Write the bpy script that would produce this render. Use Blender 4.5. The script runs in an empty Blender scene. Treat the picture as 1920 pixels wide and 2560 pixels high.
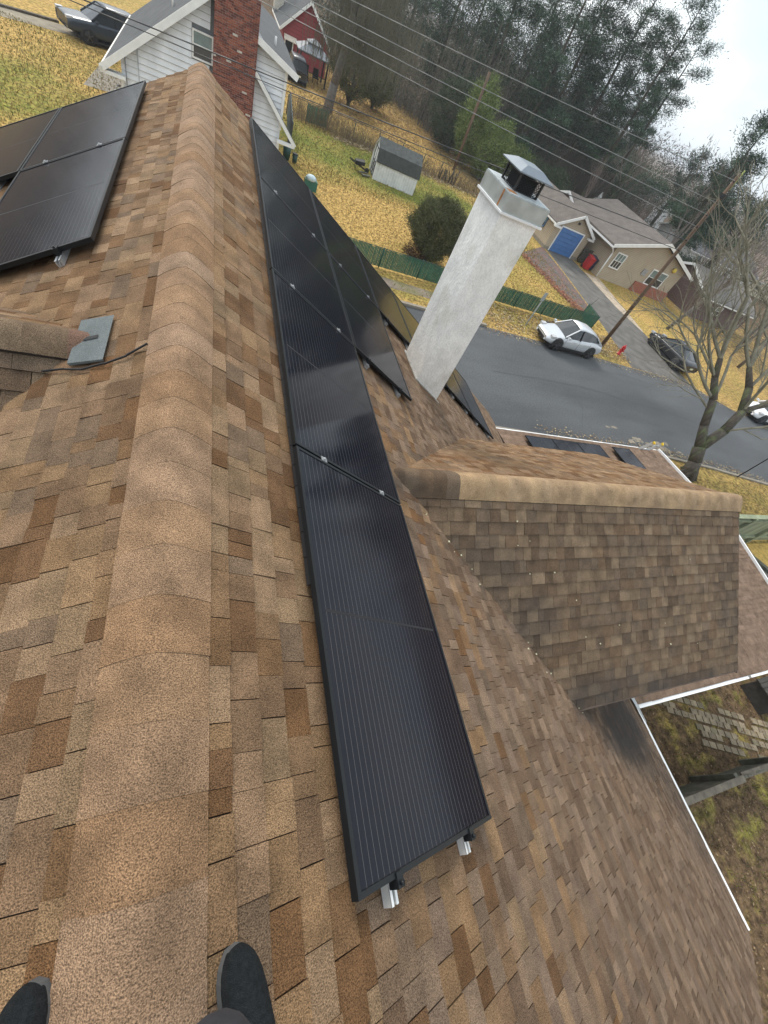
import bpy, math, random
from mathutils import Vector, Matrix
sc = bpy.context.scene
random.seed(7)
rnd = random.random
def U(a, b): return a + (b - a) * random.random()
C = sc.collection
G = -7.6                       # ground level; the main ridge is at z = 0

# ---------------------------------------------------------------- camera
CAM = Vector((0.1089, 0.0, 1.4078))
RW = ((0.9103651, -0.2146655, 0.3537712), (0.0239332, -0.8261756, -0.5629043), (0.4131132, 0.5209153, -0.7469838))
FPX = 1009.54
cam = bpy.data.cameras.new("camera"); camo = bpy.data.objects.new("camera", cam); C.objects.link(camo)
m = Matrix(((RW[0][0], -RW[1][0], -RW[2][0], CAM[0]), (RW[0][1], -RW[1][1], -RW[2][1], CAM[1]), (RW[0][2], -RW[1][2], -RW[2][2], CAM[2]), (0, 0, 0, 1)))
camo.matrix_world = m
cam.sensor_fit = 'VERTICAL'; cam.sensor_height = 36.0; cam.lens = FPX / 2560 * 36
cam.clip_start = 0.02; cam.clip_end = 6000
sc.camera = camo
# ---------------------------------------------------------------- world: overcast daylight
SUN_EL, SUN_AZ = math.radians(42), math.radians(-12)      # azimuth from +y towards +x
w = bpy.data.worlds.new("World"); sc.world = w; w.use_nodes = True
nt = w.node_tree; nt.nodes.clear()
def N(nt, t, **k):
    n = nt.nodes.new(t)
    for a, b in k.items(): setattr(n, a, b)
    return n
sky = N(nt, 'ShaderNodeTexSky', sky_type='NISHITA', sun_disc=False, sun_elevation=SUN_EL, sun_rotation=SUN_AZ, air_density=1.2, dust_density=3.0, ozone_density=1.0)
tc = N(nt, 'ShaderNodeTexCoord'); mp = N(nt, 'ShaderNodeMapping'); mp.inputs['Scale'].default_value = (1, 1, 2.4)
nz = N(nt, 'ShaderNodeTexNoise'); nz.inputs['Scale'].default_value = 2.1; nz.inputs['Detail'].default_value = 6
cr = N(nt, 'ShaderNodeValToRGB'); e = cr.color_ramp.elements
e[0].position = 0.36; e[0].color = (5.0, 5.8, 6.4, 1); e[1].position = 0.60; e[1].color = (8.2, 8.6, 8.9, 1)
mx = N(nt, 'ShaderNodeMix', data_type='RGBA'); mx.inputs[0].default_value = 0.86
bg = N(nt, 'ShaderNodeBackground'); bg.inputs['Strength'].default_value = 0.1
ow = N(nt, 'ShaderNodeOutputWorld'); L = nt.links.new
L(tc.outputs['Generated'], mp.inputs[0]); L(mp.outputs[0], nz.inputs['Vector']); L(nz.outputs[0], cr.inputs[0])
L(sky.outputs[0], mx.inputs[6]); L(cr.outputs[0], mx.inputs[7]); L(mx.outputs[2], bg.inputs[0]); L(bg.outputs[0], ow.inputs[0])
sun = bpy.data.lights.new("sun", 'SUN'); sun.energy = 1.5; sun.angle = math.radians(22); sun.color = (1.0, 0.94, 0.86)
so = bpy.data.objects.new("sun", sun); C.objects.link(so)
sd = Vector((math.sin(SUN_AZ) * math.cos(SUN_EL), math.cos(SUN_AZ) * math.cos(SUN_EL), math.sin(SUN_EL)))
so.rotation_euler = sd.to_track_quat('Z', 'Y').to_euler(); so.location = (0, 0, 30)
vs = sc.view_settings; vs.view_transform = 'Standard'; vs.look = 'None'; vs.gamma = 1; vs.use_curve_mapping = False; vs.exposure = 0.82

# ---------------------------------------------------------------- materials
MATS = {}
def mat(name, col=(.5, .5, .5), rough=.8, metal=0., var=.15, scale=8., bump=0., bscale=None, attr=False, grain=0., gscale=200., spec=None, detail=4, col2=None, thr=(.4, .6), stretch=None, emit=None, trans=0.):
    if name in MATS: return MATS[name]
    mt = bpy.data.materials.new(name); mt.use_nodes = True; t = mt.node_tree; b = t.nodes['Principled BSDF']; l = t.links.new
    b.inputs['Roughness'].default_value = rough; b.inputs['Metallic'].default_value = metal
    if spec is not None: b.inputs['Specular IOR Level'].default_value = spec
    if trans: b.inputs['Transmission Weight'].default_value = trans
    co = N(t, 'ShaderNodeTexCoord'); src = co.outputs['Object']
    if stretch:
        mpn = N(t, 'ShaderNodeMapping'); mpn.inputs['Scale'].default_value = stretch; l(src, mpn.inputs[0]); src = mpn.outputs[0]
    if attr:
        a = N(t, 'ShaderNodeAttribute', attribute_name='tone'); cur = a.outputs['Color']
    else:
        rg = N(t, 'ShaderNodeRGB'); rg.outputs[0].default_value = (*col, 1); cur = rg.outputs[0]
    if col2:
        n2 = N(t, 'ShaderNodeTexNoise'); n2.inputs['Scale'].default_value = scale * .35; n2.inputs['Detail'].default_value = 5; l(src, n2.inputs['Vector'])
        r2 = N(t, 'ShaderNodeMapRange'); r2.inputs[1].default_value = thr[0]; r2.inputs[2].default_value = thr[1]; l(n2.outputs[0], r2.inputs[0])
        m2 = N(t, 'ShaderNodeMix', data_type='RGBA'); l(r2.outputs[0], m2.inputs[0]); l(cur, m2.inputs[6]); m2.inputs[7].default_value = (*col2, 1); cur = m2.outputs[2]
    def mul(cur, sca, amt, det=4, ctr=1.):
        n = N(t, 'ShaderNodeTexNoise'); n.inputs['Scale'].default_value = sca; n.inputs['Detail'].default_value = det; l(src, n.inputs['Vector'])
        r = N(t, 'ShaderNodeMapRange'); r.inputs[1].default_value = .3; r.inputs[2].default_value = .7; r.inputs[3].default_value = ctr - amt; r.inputs[4].default_value = ctr + amt; r.clamp = True
        l(n.outputs[0], r.inputs[0])
        v = N(t, 'ShaderNodeVectorMath', operation='SCALE'); l(cur, v.inputs[0]); l(r.outputs[0], v.inputs['Scale']); return v.outputs[0]
    if var: cur = mul(cur, scale, var, detail)
    if grain: cur = mul(cur, gscale, grain, 2)
    l(cur, b.inputs['Base Color'])
    if bump:
        n = N(t, 'ShaderNodeTexNoise'); n.inputs['Scale'].default_value = bscale or scale * 4; n.inputs['Detail'].default_value = 4; l(src, n.inputs['Vector'])
        bp = N(t, 'ShaderNodeBump'); bp.inputs['Strength'].default_value = min(1, bump * 2); bp.inputs['Distance'].default_value = bump * .02; l(n.outputs[0], bp.inputs['Height']); l(bp.outputs[0], b.inputs['Normal'])
    if emit: b.inputs['Emission Color'].default_value = (*col, 1); b.inputs['Emission Strength'].default_value = emit
    MATS[name] = mt; return mt

# ---------------------------------------------------------------- mesh builder
ORG = {}
class MB:
    def __init__(s): s.v = []; s.f = []; s.t = []; s.sm = []
    def add(s, vs, fs, tone=None, smooth=False):
        n = len(s.v); s.v += [tuple(p) for p in vs]
        for f in fs: s.f.append(tuple(n + i for i in f)); s.t.append(tone or (1, 1, 1)); s.sm.append(smooth)
    def box(s, a, b, tone=None):
        x0, y0, z0 = a; x1, y1, z1 = b
        s.add([(x0, y0, z0), (x1, y0, z0), (x1, y1, z0), (x0, y1, z0), (x0, y0, z1), (x1, y0, z1), (x1, y1, z1), (x0, y1, z1)],
              [(0, 3, 2, 1), (4, 5, 6, 7), (0, 1, 5, 4), (1, 2, 6, 5), (2, 3, 7, 6), (3, 0, 4, 7)], tone)
    def obox(s, o, X, Y, Z, tone=None):
        o, X, Y, Z = Vector(o), Vector(X), Vector(Y), Vector(Z)
        s.add([o, o + X, o + X + Y, o + Y, o + Z, o + X + Z, o + X + Y + Z, o + Y + Z], [(0, 3, 2, 1), (4, 5, 6, 7), (0, 1, 5, 4), (1, 2, 6, 5), (2, 3, 7, 6), (3, 0, 4, 7)], tone)
    def prism(s, poly, d, tone=None):
        d = Vector(d); n = len(poly); P = [Vector(p) for p in poly]
        s.add(P + [p + d for p in P], [tuple(range(n))[::-1], tuple(range(n, 2 * n))] + [(i, (i + 1) % n, n + (i + 1) % n, n + i) for i in range(n)], tone)
    def tube(s, p0, p1, r0, r1=None, n=6, caps=True, tone=None):
        r1 = r0 if r1 is None else r1; p0, p1 = Vector(p0), Vector(p1); d = (p1 - p0)
        if d.length < 1e-6: return
        d.normalize(); a = d.orthogonal().normalized(); b = d.cross(a); vs = []
        for p, r in ((p0, r0), (p1, r1)):
            for i in range(n): t = 2 * math.pi * i / n; vs.append(p + a * (r * math.cos(t)) + b * (r * math.sin(t)))
        fs = [(i, (i + 1) % n, n + (i + 1) % n, n + i) for i in range(n)]
        if caps: fs += [tuple(range(n))[::-1], tuple(range(n, 2 * n))]
        s.add(vs, fs, tone, n > 4)
    def path(s, pts, rs, n=6, tone=None):
        for i in range(len(pts) - 1): s.tube(pts[i], pts[i + 1], rs[i], rs[i + 1], n, True, tone)
    def bar(s, p0, p1, wd, th, up=(0, 0, 1), tone=None):
        p0, p1 = Vector(p0), Vector(p1); d = (p1 - p0); sd = d.cross(Vector(up)).normalized() * wd; u = sd.cross(d).normalized() * th
        s.obox(p0 - sd / 2 - u / 2, sd, d, u, tone)
    def lathe(s, c, prof, n=12, axis=(0, 0, 1), tone=None):
        c = Vector(c); ax = Vector(axis).normalized(); a = ax.orthogonal().normalized(); b = ax.cross(a); vs = []
        for r, h in prof:
            for i in range(n): t = 2 * math.pi * i / n; vs.append(c + ax * h + a * (r * math.cos(t)) + b * (r * math.sin(t)))
        fs = [(k * n + i, k * n + (i + 1) % n, (k + 1) * n + (i + 1) % n, (k + 1) * n + i) for k in range(len(prof) - 1) for i in range(n)]
        fs += [tuple(range(n))[::-1], tuple(range((len(prof) - 1) * n, len(prof) * n))]
        s.add(vs, fs, tone, True)
    def build(s, name, mt, parent=None, org=(0, 0, 0), flat=False):
        o0 = ORG.get(parent.name, (0, 0, 0)) if parent else org
        me = bpy.data.meshes.new(name); me.from_pydata([(v[0] - o0[0], v[1] - o0[1], v[2] - o0[2]) for v in s.v], [], s.f); me.update()
        if any(s.sm) and not flat: me.polygons.foreach_set('use_smooth', s.sm)
        if any(t != (1, 1, 1) for t in s.t):
            at = me.attributes.new('tone', 'FLOAT_COLOR', 'CORNER'); d = []
            for f, t in zip(s.f, s.t): d += [t[0], t[1], t[2], 1.] * len(f)
            at.data.foreach_set('color', d)
        if mt: me.materials.append(mt)
        o = bpy.data.objects.new(name, me); C.objects.link(o)
        if parent: o.parent = parent
        else: o.location = org
        ORG[o.name] = o0
        return o
def tag(o, label=None, cat=None, group=None, kind=None):
    for k, v in (('label', label), ('category', cat), ('group', group), ('kind', kind)):
        if v: o[k] = v
    return o
def thing(name, loc, label, cat, group=None):
    o = bpy.data.objects.new(name, None); C.objects.link(o); o.location = loc; o.empty_display_size = .3
    ORG[o.name] = tuple(loc); return tag(o, label, cat, group)
def copy_tree(o, parent=None):
    c = o.copy(); C.objects.link(c); ORG[c.name] = ORG.get(o.name, (0, 0, 0))
    if parent: c.parent = parent
    for ch in list(o.children): copy_tree(ch, c)
    return c
def part(name, mt, parent, fn):
    b = MB(); fn(b); return b.build(name, mt, parent)
def sheet(name, pts, z, mt, kind='structure', parent=None, label=None, th=0.0):
    b = MB(); b.add([(x, y, z) for x, y in pts], [tuple(range(len(pts)))]); o = b.build(name, mt, parent)
    if kind: o['kind'] = kind
    return o
def pix(P):        # rough projected size helper: returns (inside frame, distance)
    v = Vector(P) - CAM; q = [sum(RW[i][k] * v[k] for k in range(3)) for i in range(3)]
    if q[2] <= .05: return False, 99
    x, y = 960 + FPX * q[0] / q[2], 1280 + FPX * q[1] / q[2]
    return (-40 < x < 1960 and -40 < y < 2600), v.length

# common materials
white_paint = mat('white_paint', (.78, .78, .76), .5, var=.06, scale=3)
white_metal = mat('white_aluminium', (.8, .8, .79), .4, var=.03)
black_frame = mat('black_anodised', (.010, .012, .014), .42, spec=.3, var=.1)
alu = mat('mill_aluminium', (.62, .63, .64), .38, metal=.7, var=.08)
steel = mat('galvanised_steel', (.42, .46, .47), .42, metal=.55, var=.18, scale=6)
glass_dark = mat('window_glass', (.03, .035, .04), .08, spec=.8, var=0)
glass_light = mat('window_glass_painted_reflection', (.16, .22, .22), .1, spec=.8, var=.2, scale=3)  # paler pane glass, a reflection painted into its base colour
tyre_m = mat('tyre_rubber', (.018, .018, .018), .85, var=.1)
dark = mat('matt_black', (.012, .012, .013), .7, var=.1)
bark = mat('bark', (.07, .058, .045), .95, var=.35, scale=9, bump=.6, bscale=30, col2=(.085, .095, .045), thr=(.5, .6), stretch=(1, 1, .3))
bark_grey = mat('bark_grey', (.13, .115, .10), .95, var=.3, scale=6, bump=.5)
twig = mat('bare_twig', (.20, .17, .145), .95, var=.2)
wood_grey = mat('weathered_wood', (.105, .095, .078), .9, var=.4, scale=5, bump=.5, col2=(.075, .08, .055))
conc = mat('concrete', (.25, .22, .175), .9, var=.18, scale=3, grain=.15, gscale=60)
needles = mat('pine_needles', attr=True, rough=.8, var=.3, scale=.6, spec=.2)

# ---------------------------------------------------------------- ground
def ground_mat():
    mt = bpy.data.materials.new('grass_ground'); mt.use_nodes = True; t = mt.node_tree; b = t.nodes['Principled BSDF']; l = t.links.new
    b.inputs['Roughness'].default_value = .95; b.inputs['Specular IOR Level'].default_value = .15
    g = N(t, 'ShaderNodeNewGeometry'); P = g.outputs['Position']
    def noise(s, d=5, st=None):
        n = N(t, 'ShaderNodeTexNoise'); n.inputs['Scale'].default_value = s; n.inputs['Detail'].default_value = d
        if st:
            q = N(t, 'ShaderNodeMapping'); q.inputs['Scale'].default_value = st; l(P, q.inputs[0]); l(q.outputs[0], n.inputs['Vector'])
        else: l(P, n.inputs['Vector'])
        return n.outputs[0]
    def M(op, a, bb, c=None):
        n = N(t, 'ShaderNodeMath', operation=op)
        for i, x in enumerate((a, bb, c)):
            if x is None: continue
            if isinstance(x, (int, float)): n.inputs[i].default_value = x
            else: l(x, n.inputs[i])
        return n.outputs[0]
    def blob(cx, cy, rx, ry, amp):
        q = N(t, 'ShaderNodeVectorMath', operation='SUBTRACT'); l(P, q.inputs[0]); q.inputs[1].default_value = (cx, cy, G)
        q2 = N(t, 'ShaderNodeVectorMath', operation='DIVIDE'); l(q.outputs[0], q2.inputs[0]); q2.inputs[1].default_value = (rx, ry, 50)
        q3 = N(t, 'ShaderNodeVectorMath', operation='LENGTH'); l(q2.outputs[0], q3.inputs[0])
        r = N(t, 'ShaderNodeMapRange', interpolation_type='SMOOTHSTEP'); r.inputs[1].default_value = .45; r.inputs[2].default_value = 1.; r.inputs[3].default_value = amp; r.inputs[4].default_value = 0.
        l(q3.outputs['Value'], r.inputs[0]); return r.outputs[0]
    gr = M('MULTIPLY_ADD', noise(.35, 4), 1.5, -.62)          # patchy base greenness
    for a in ((13, 40, 13, 7.5, .75), (21, 34, 8, 7, .30), (-9, 30, 7, 5, .55), (22, 26, 6, 4, .2), (14, -3, 12, 8, .55), (13, 66, 16, 17, -.9), (16, 28, 5, 5, -.35), (-9.5, 38, 4, 5, -.1), (12, 21, 8, 1.6, .3), (24, 6, 9, 4, .2), (8.5, 29, 4.5, 4.5, -.4), (60, 75, 30, 20, .5)):
        gr = M('ADD', gr, blob(*a))
    gr = M('ADD', gr, M('MULTIPLY_ADD', noise(3.5, 4), .9, -.45))
    cl = N(t, 'ShaderNodeClamp'); l(gr, cl.inputs[0])
    mxx = N(t, 'ShaderNodeMix', data_type='RGBA'); l(cl.outputs[0], mxx.inputs[0]); mxx.inputs[6].default_value = (.45, .295, .095, 1); mxx.inputs[7].default_value = (.165, .185, .032, 1)
    # browner litter zones; wide one at far left added to darken panel reflections
    br = blob(14, -5, 18, 12, 1.75)
    for a in ((24, 8, 14, 4.5, .55), (23, 20.4, 6, 2.6, .8), (14, 20.7, 7, 1.8, .45), (40, 17, 9, 7, .35), (14, 46, 14, 1.3, .9), (26, 57, 4.5, 13, .9), (40, 75, 24, 26, 1.), (60, 110, 80, 60, 4), (120, 60, 80, 80, 4), (75, 50, 25, 20, 3), (20, 110, 60, 32, 4), (45, 66, 26, 14, 3), (-60, 60, 42, 60, 3), (60, 28, 22, 16, .9), (23, 66, 3, 3, .2), (12.4, 56.5, 3.5, 5, .6), (16.5, 61.5, 2.5, 3, .5), (21.4, 64.3, 1.3, .9, .9)):
        br = M('MAXIMUM', br, blob(*a))
    q = N(t, 'ShaderNodeVectorMath', operation='DISTANCE'); l(P, q.inputs[0]); q.inputs[1].default_value = (10, 20, G)
    fr_ = N(t, 'ShaderNodeMapRange'); fr_.inputs[1].default_value = 62; fr_.inputs[2].default_value = 95; fr_.inputs[3].default_value = 0; fr_.inputs[4].default_value = 4; l(q.outputs['Value'], fr_.inputs[0]); br = M('MAXIMUM', br, fr_.outputs[0])
    bn = M('MULTIPLY', br, M('MULTIPLY_ADD', noise(1.6, 6), 2.6, -.7)); c2 = N(t, 'ShaderNodeClamp'); l(bn, c2.inputs[0])
    m3 = N(t, 'ShaderNodeMix', data_type='RGBA'); l(c2.outputs[0], m3.inputs[0]); l(mxx.outputs[2], m3.inputs[6]); m3.inputs[7].default_value = (.125, .082, .045, 1)
    f = N(t, 'ShaderNodeMapRange'); f.inputs[1].default_value = .32; f.inputs[2].default_value = .68; f.inputs[3].default_value = .45; f.inputs[4].default_value = 1.5; l(noise(5, 8), f.inputs[0])
    f2 = N(t, 'ShaderNodeMapRange'); f2.inputs[1].default_value = .35; f2.inputs[2].default_value = .65; f2.inputs[3].default_value = .75; f2.inputs[4].default_value = 1.2; l(noise(22, 4), f2.inputs[0])
    v = N(t, 'ShaderNodeVectorMath', operation='SCALE'); l(m3.outputs[2], v.inputs[0]); l(M('MULTIPLY', f.outputs[0], f2.outputs[0]), v.inputs['Scale'])
    l(v.outputs[0], b.inputs['Base Color'])
    bp = N(t, 'ShaderNodeBump'); bp.inputs['Strength'].default_value = .6; bp.inputs['Distance'].default_value = .06; l(noise(14, 6), bp.inputs['Height']); l(bp.outputs[0], b.inputs['Normal'])
    return mt
gb = MB(); gs = 2500
gb.add([(-gs, -gs, G), (gs, -gs, G), (gs, gs, G), (-gs, gs, G)], [(0, 1, 2, 3)])
tag(gb.build('ground', ground_mat()), kind='structure')
asphalt = mat('asphalt', (.078, .083, .087), .85, var=.16, scale=.7, grain=.3, gscale=30, bump=.2, bscale=60, col2=(.062, .066, .07), thr=(.45, .56), stretch=(.35, 1, 1))
asphalt_old = mat('old_asphalt', (.12, .112, .10), .9, var=.3, scale=1.2, grain=.2, gscale=30)
sheet('road', [(-60, 10.9), (10, 10.9), (21.8, 10.45), (26, 9.95), (31, 9.1), (60, 4.5), (60, 12.5), (36, 16.3), (32.8, 18.4), (26.4, 18.7), (18, 19.05), (-60, 19.05)], G + .004, asphalt)
sheet('driveway', [(26.5, 18.75), (27.35, 23.7), (28.2, 29.5), (28.95, 36.7), (32.3, 36.7), (32.3, 34.8), (32.4, 28.5), (33.1, 25), (32.9, 18.4)], G + .008, asphalt_old)
sheet('driveway', [(-30, 28.6), (-11.2, 39.8), (-8.1, 41.9), (-3.5, 44.0), (-3.5, 49), (-8.6, 43.5), (-11.4, 41.8), (-30, 32)], G + .008, mat('gravel_drive', (.26, .22, .16), .95, var=.25, scale=2, grain=.25, gscale=30))
bb = MB(); bb.bar((-30, 32.1, G + .04), (-11.4, 41.9, G + .04), .22, .14); bb.bar((-11.4, 41.9, G + .04), (-8.9, 43.6, G + .04), .22, .14)
tag(bb.build('driveway_edging', mat('old_timber_edging', (.10, .08, .06), .9, var=.3)), kind='structure')
sheet('footpath', [(-6.2, 33.8), (-4.4, 34.3), (-4.6, 38.6), (-6.05, 38.4)], G + .008, conc)
sheet('footpath', [(33.2, 25.2), (34.2, 34.1), (32.4, 34.4), (32.3, 28.4), (33.0, 25.0)], G + .014, mat('pale_paving', (.42, .34, .25), .9, var=.25, scale=2, grain=.2, gscale=20))
sheet('footpath', [(-40, 20.5), (14.3, 20.5), (14.6, 21.3), (8, 21.5), (-40, 21.5)], G + .004, mat('worn_path', (.21, .17, .13), .95, var=.25, scale=1.5, col2=(.16, .15, .06)))
kb = MB(); kb.box((-40, 19.02, G), (14.35, 19.22, G + .12)); tag(kb.build('kerb', conc), kind='structure')
kb = MB()
for a, b_ in zip([(10, 10.75), (21.8, 10.32), (26, 9.82), (31, 8.97)], [(21.8, 10.32), (26, 9.82), (31, 8.97), (60, 4.35)]): kb.bar((*a, G + .03), (*b_, G + .03), .15, .1)
tag(kb.build('kerb', conc), kind='structure')
# pale debris blotches on the road
deb = mat('road_debris', (.24, .21, .165), .95, var=.35, scale=4, grain=.3, gscale=25)
def blotch(cx, cy, rx, ry, z, mt, n=20, name='debris_patch'):
    pts = [(cx + rx * math.cos(t) * (k := U(.55, 1.05)), cy + ry * math.sin(t) * k) for t in [i * 2 * math.pi / n for i in range(n)]]
    return tag(sheet(name, pts, z, mt), kind='structure')
for a in ((19.6, 12.05, .35, .12), (19.1, 12.0, .2, .1), (20.9, 11.3, .5, .25), (21.6, 11.1, .3, .15), (20.3, 11.15, .3, .2), (22.4, 11.1, .75, .42), (23.3, 11.35, .3, .2), (23.0, 10.75, .3, .16), (24, 10.8, .25, .1)): blotch(*a, G + .012, deb)
# garden bed beside the driveway and mulch
mulch = mat('mulch', (.16, .09, .075), .95, var=.4, scale=5, grain=.3, gscale=14, col2=(.10, .09, .08))
sheet('garden_bed', [(24.1, 33.2), (28.6, 37.0), (28.4, 33), (27.6, 26), (26.6, 24.4), (25.7, 25.9), (25.0, 29)], G + .012, mulch)
leafm = mat('fallen_leaves', attr=True, rough=.9, var=.3, scale=5)
def scatter(name, label, area, n, size, tones, z=G, jit=.05):
    b = MB()
    for i in range(n):
        x, y = area(); s = size * U(.6, 1.3); a = U(0, 6.28); c, s_ = math.cos(a) * s, math.sin(a) * s; zz = z + .015 + U(0, jit)
        tl = U(-.4, .4) * s
        b.add([(x - c, y - s_, zz), (x + s_ * .6, y - c * .6, zz + tl), (x + c, y + s_, zz + U(0, .3) * s), (x - s_ * .6, y + c * .6, zz)], [(0, 1, 2, 3)], tone=random.choice(tones))
    o = b.build(name, leafm); tag(o, label, 'leaves' if 'leaf' in name or 'leaves' in name else 'grass', kind='stuff'); return o
def along(pts, wd):
    def f():
        i = random.randrange(len(pts) - 1); t = rnd(); a, b_ = pts[i], pts[i + 1]
        return a[0] + (b_[0] - a[0]) * t + random.gauss(0, wd), a[1] + (b_[1] - a[1]) * t + random.gauss(0, wd)
    return f
RL = [(.22, .07, .035), (.28, .10, .05), (.16, .05, .03), (.3, .17, .09)]
scatter('fallen_leaves', 'red brown fallen leaves lying along the edge of the garden bed beside the driveway', along([(24.1, 33.2), (25.0, 29), (25.6, 26), (26.2, 24.3)], .28), 1500, .09, RL)
TL_ = [(.3, .2, .1), (.2, .12, .06), (.38, .30, .18), (.14, .09, .05), (.45, .38, .22)]
scatter('fallen_leaves', 'brown fallen leaves scattered over the grass strip by the parked silver car and hydrant', lambda: (U(15, 27), U(19.3, 22.2)), 1600, .07, TL_)
scatter('fallen_leaves', 'dark leaf grit gathered along the near kerb of the street', along([(14, 11.1), (21.8, 10.7), (26, 10.2), (31, 9.3)], .18), 900, .045, TL_)
scatter('fallen_leaves', 'sparse leaf grit along the far road edge beneath the silver car', along([(14, 18.9), (18, 18.85), (26.4, 18.5), (32, 18.2), (37, 15.9)], .22), 900, .05, TL_)
def yard():
    while True:
        x, y = U(7.6, 17.5), U(-7, -.3)
        if not (x > 11.6 and y > -1.9 + (x - 11.6) * -.05 and rnd() < .3): return x, y
scatter('fallen_leaves', 'small pale and brown leaves littering the side yard below the long white gutter', yard, 4200, .03, [(.14, .08, .04), (.2, .12, .06), (.11, .06, .035), (.26, .18, .10), (.09, .05, .03)])
GT = [(.10, .12, .02), (.14, .15, .03), (.07, .09, .015), (.2, .17, .05)]
def tufts():
    b = MB()
    for i in range(9000):
        x, y = yard(); k = .5 + .5 * math.sin(x * 1.7 + 2) * math.sin(y * 1.9 + 1)
        if rnd() > k + .25: continue
        a = U(0, 6.28); h = U(.03, .08); wv = U(.006, .014); dx, dy = math.cos(a) * wv, math.sin(a) * wv; lx, ly = U(-.04, .04), U(-.04, .04)
        b.add([(x - dx, y - dy, G), (x + dx, y + dy, G), (x + lx, y + ly, G + h)], [(0, 1, 2)], tone=random.choice(GT) if k > .45 else random.choice([(.2, .13, .05), (.26, .18, .08)]))
    return tag(b.build('grass', leafm), 'thin winter grass blades with mossy patches in the side yard', 'grass', kind='stuff')
tufts()
def lawn_blades(name, lb, n, area, tones, h):
    b = MB()
    for i in range(n):
        x, y = area(); a = U(0, 6.28); hh = U(.4, 1.2) * h; wv = h * .22; dx, dy = math.cos(a) * wv, math.sin(a) * wv
        b.add([(x - dx, y - dy, G), (x + dx, y + dy, G), (x + U(-.6, .6) * h, y + U(-.6, .6) * h, G + hh)], [(0, 1, 2)], tone=random.choice(tones))
    tag(b.build(name, leafm), lb, 'grass', kind='stuff')
ST = [(.40, .26, .08), (.34, .22, .07), (.44, .30, .11), (.29, .20, .065), (.32, .26, .08)]; GRN = [(.15, .17, .04), (.18, .19, .05), (.13, .15, .035), (.25, .22, .065)]
lawn_blades('grass', 'straw coloured grass tufts over the fenced lawn near the round bush', 16000, lambda: (U(4, 27), U(22.7, 35)), ST, .10)
lawn_blades('grass', 'green grass tufts over the lawn around the white shed', 14000, lambda: (U(5, 27), U(33, 45)), GRN + ST[:2], .11)
lawn_blades('grass', 'straw and green grass tufts on the lawn left of the white house', 12000, lambda: (U(-14, -4.2), U(22, 41)), GRN + ST, .11)
lawn_blades('grass', 'dry grass tufts on the verges along the street', 9000, lambda: (U(7, 27), U(19.3, 22.3)) if rnd() < .5 else (U(20, 34), U(5.6, 8.9)), ST + GRN, .07)
lawn_blades('grass', 'dry grass tufts on the orange lawn under the far trees', 12000, lambda: (U(5, 25), U(46.5, 76)), ST, .16)
crk = mat('road_crack_tar', (.028, .029, .03), .6, var=.2)
def crack(pts, wd=.025):
    b = MB(); q = []
    for (x0, y0), (x1, y1) in zip(pts, pts[1:]):
        n = 7
        for i in range(n): q.append((x0 + (x1 - x0) * i / n + U(-.06, .06), y0 + (y1 - y0) * i / n + U(-.06, .06)))
    for (x0, y0), (x1, y1) in zip(q, q[1:]):
        l_ = math.hypot(x1 - x0, y1 - y0) + 1e-6; nx, ny = -(y1 - y0) / l_ * wd / 2, (x1 - x0) / l_ * wd / 2
        b.add([(x0 - nx, y0 - ny, G + .0075), (x1 - nx, y1 - ny, G + .0075), (x1 + nx, y1 + ny, G + .0075), (x0 + nx, y0 + ny, G + .0075)], [(0, 1, 2, 3)])
    tag(b.build('road_crack', crk), kind='structure')
crack([(13, 14.9), (19, 15.1), (26, 14.4), (34, 12.9)], .03); crack([(17, 11.6), (18.2, 13.4), (17.6, 15.0)]); crack([(25, 14.4), (26.3, 16.2), (26.0, 17.6)]); crack([(21, 17.2), (24.5, 17.5), (29, 17.0)]); crack([(28.0, 11.2), (29.6, 12.6), (31, 12.2)])
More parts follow.
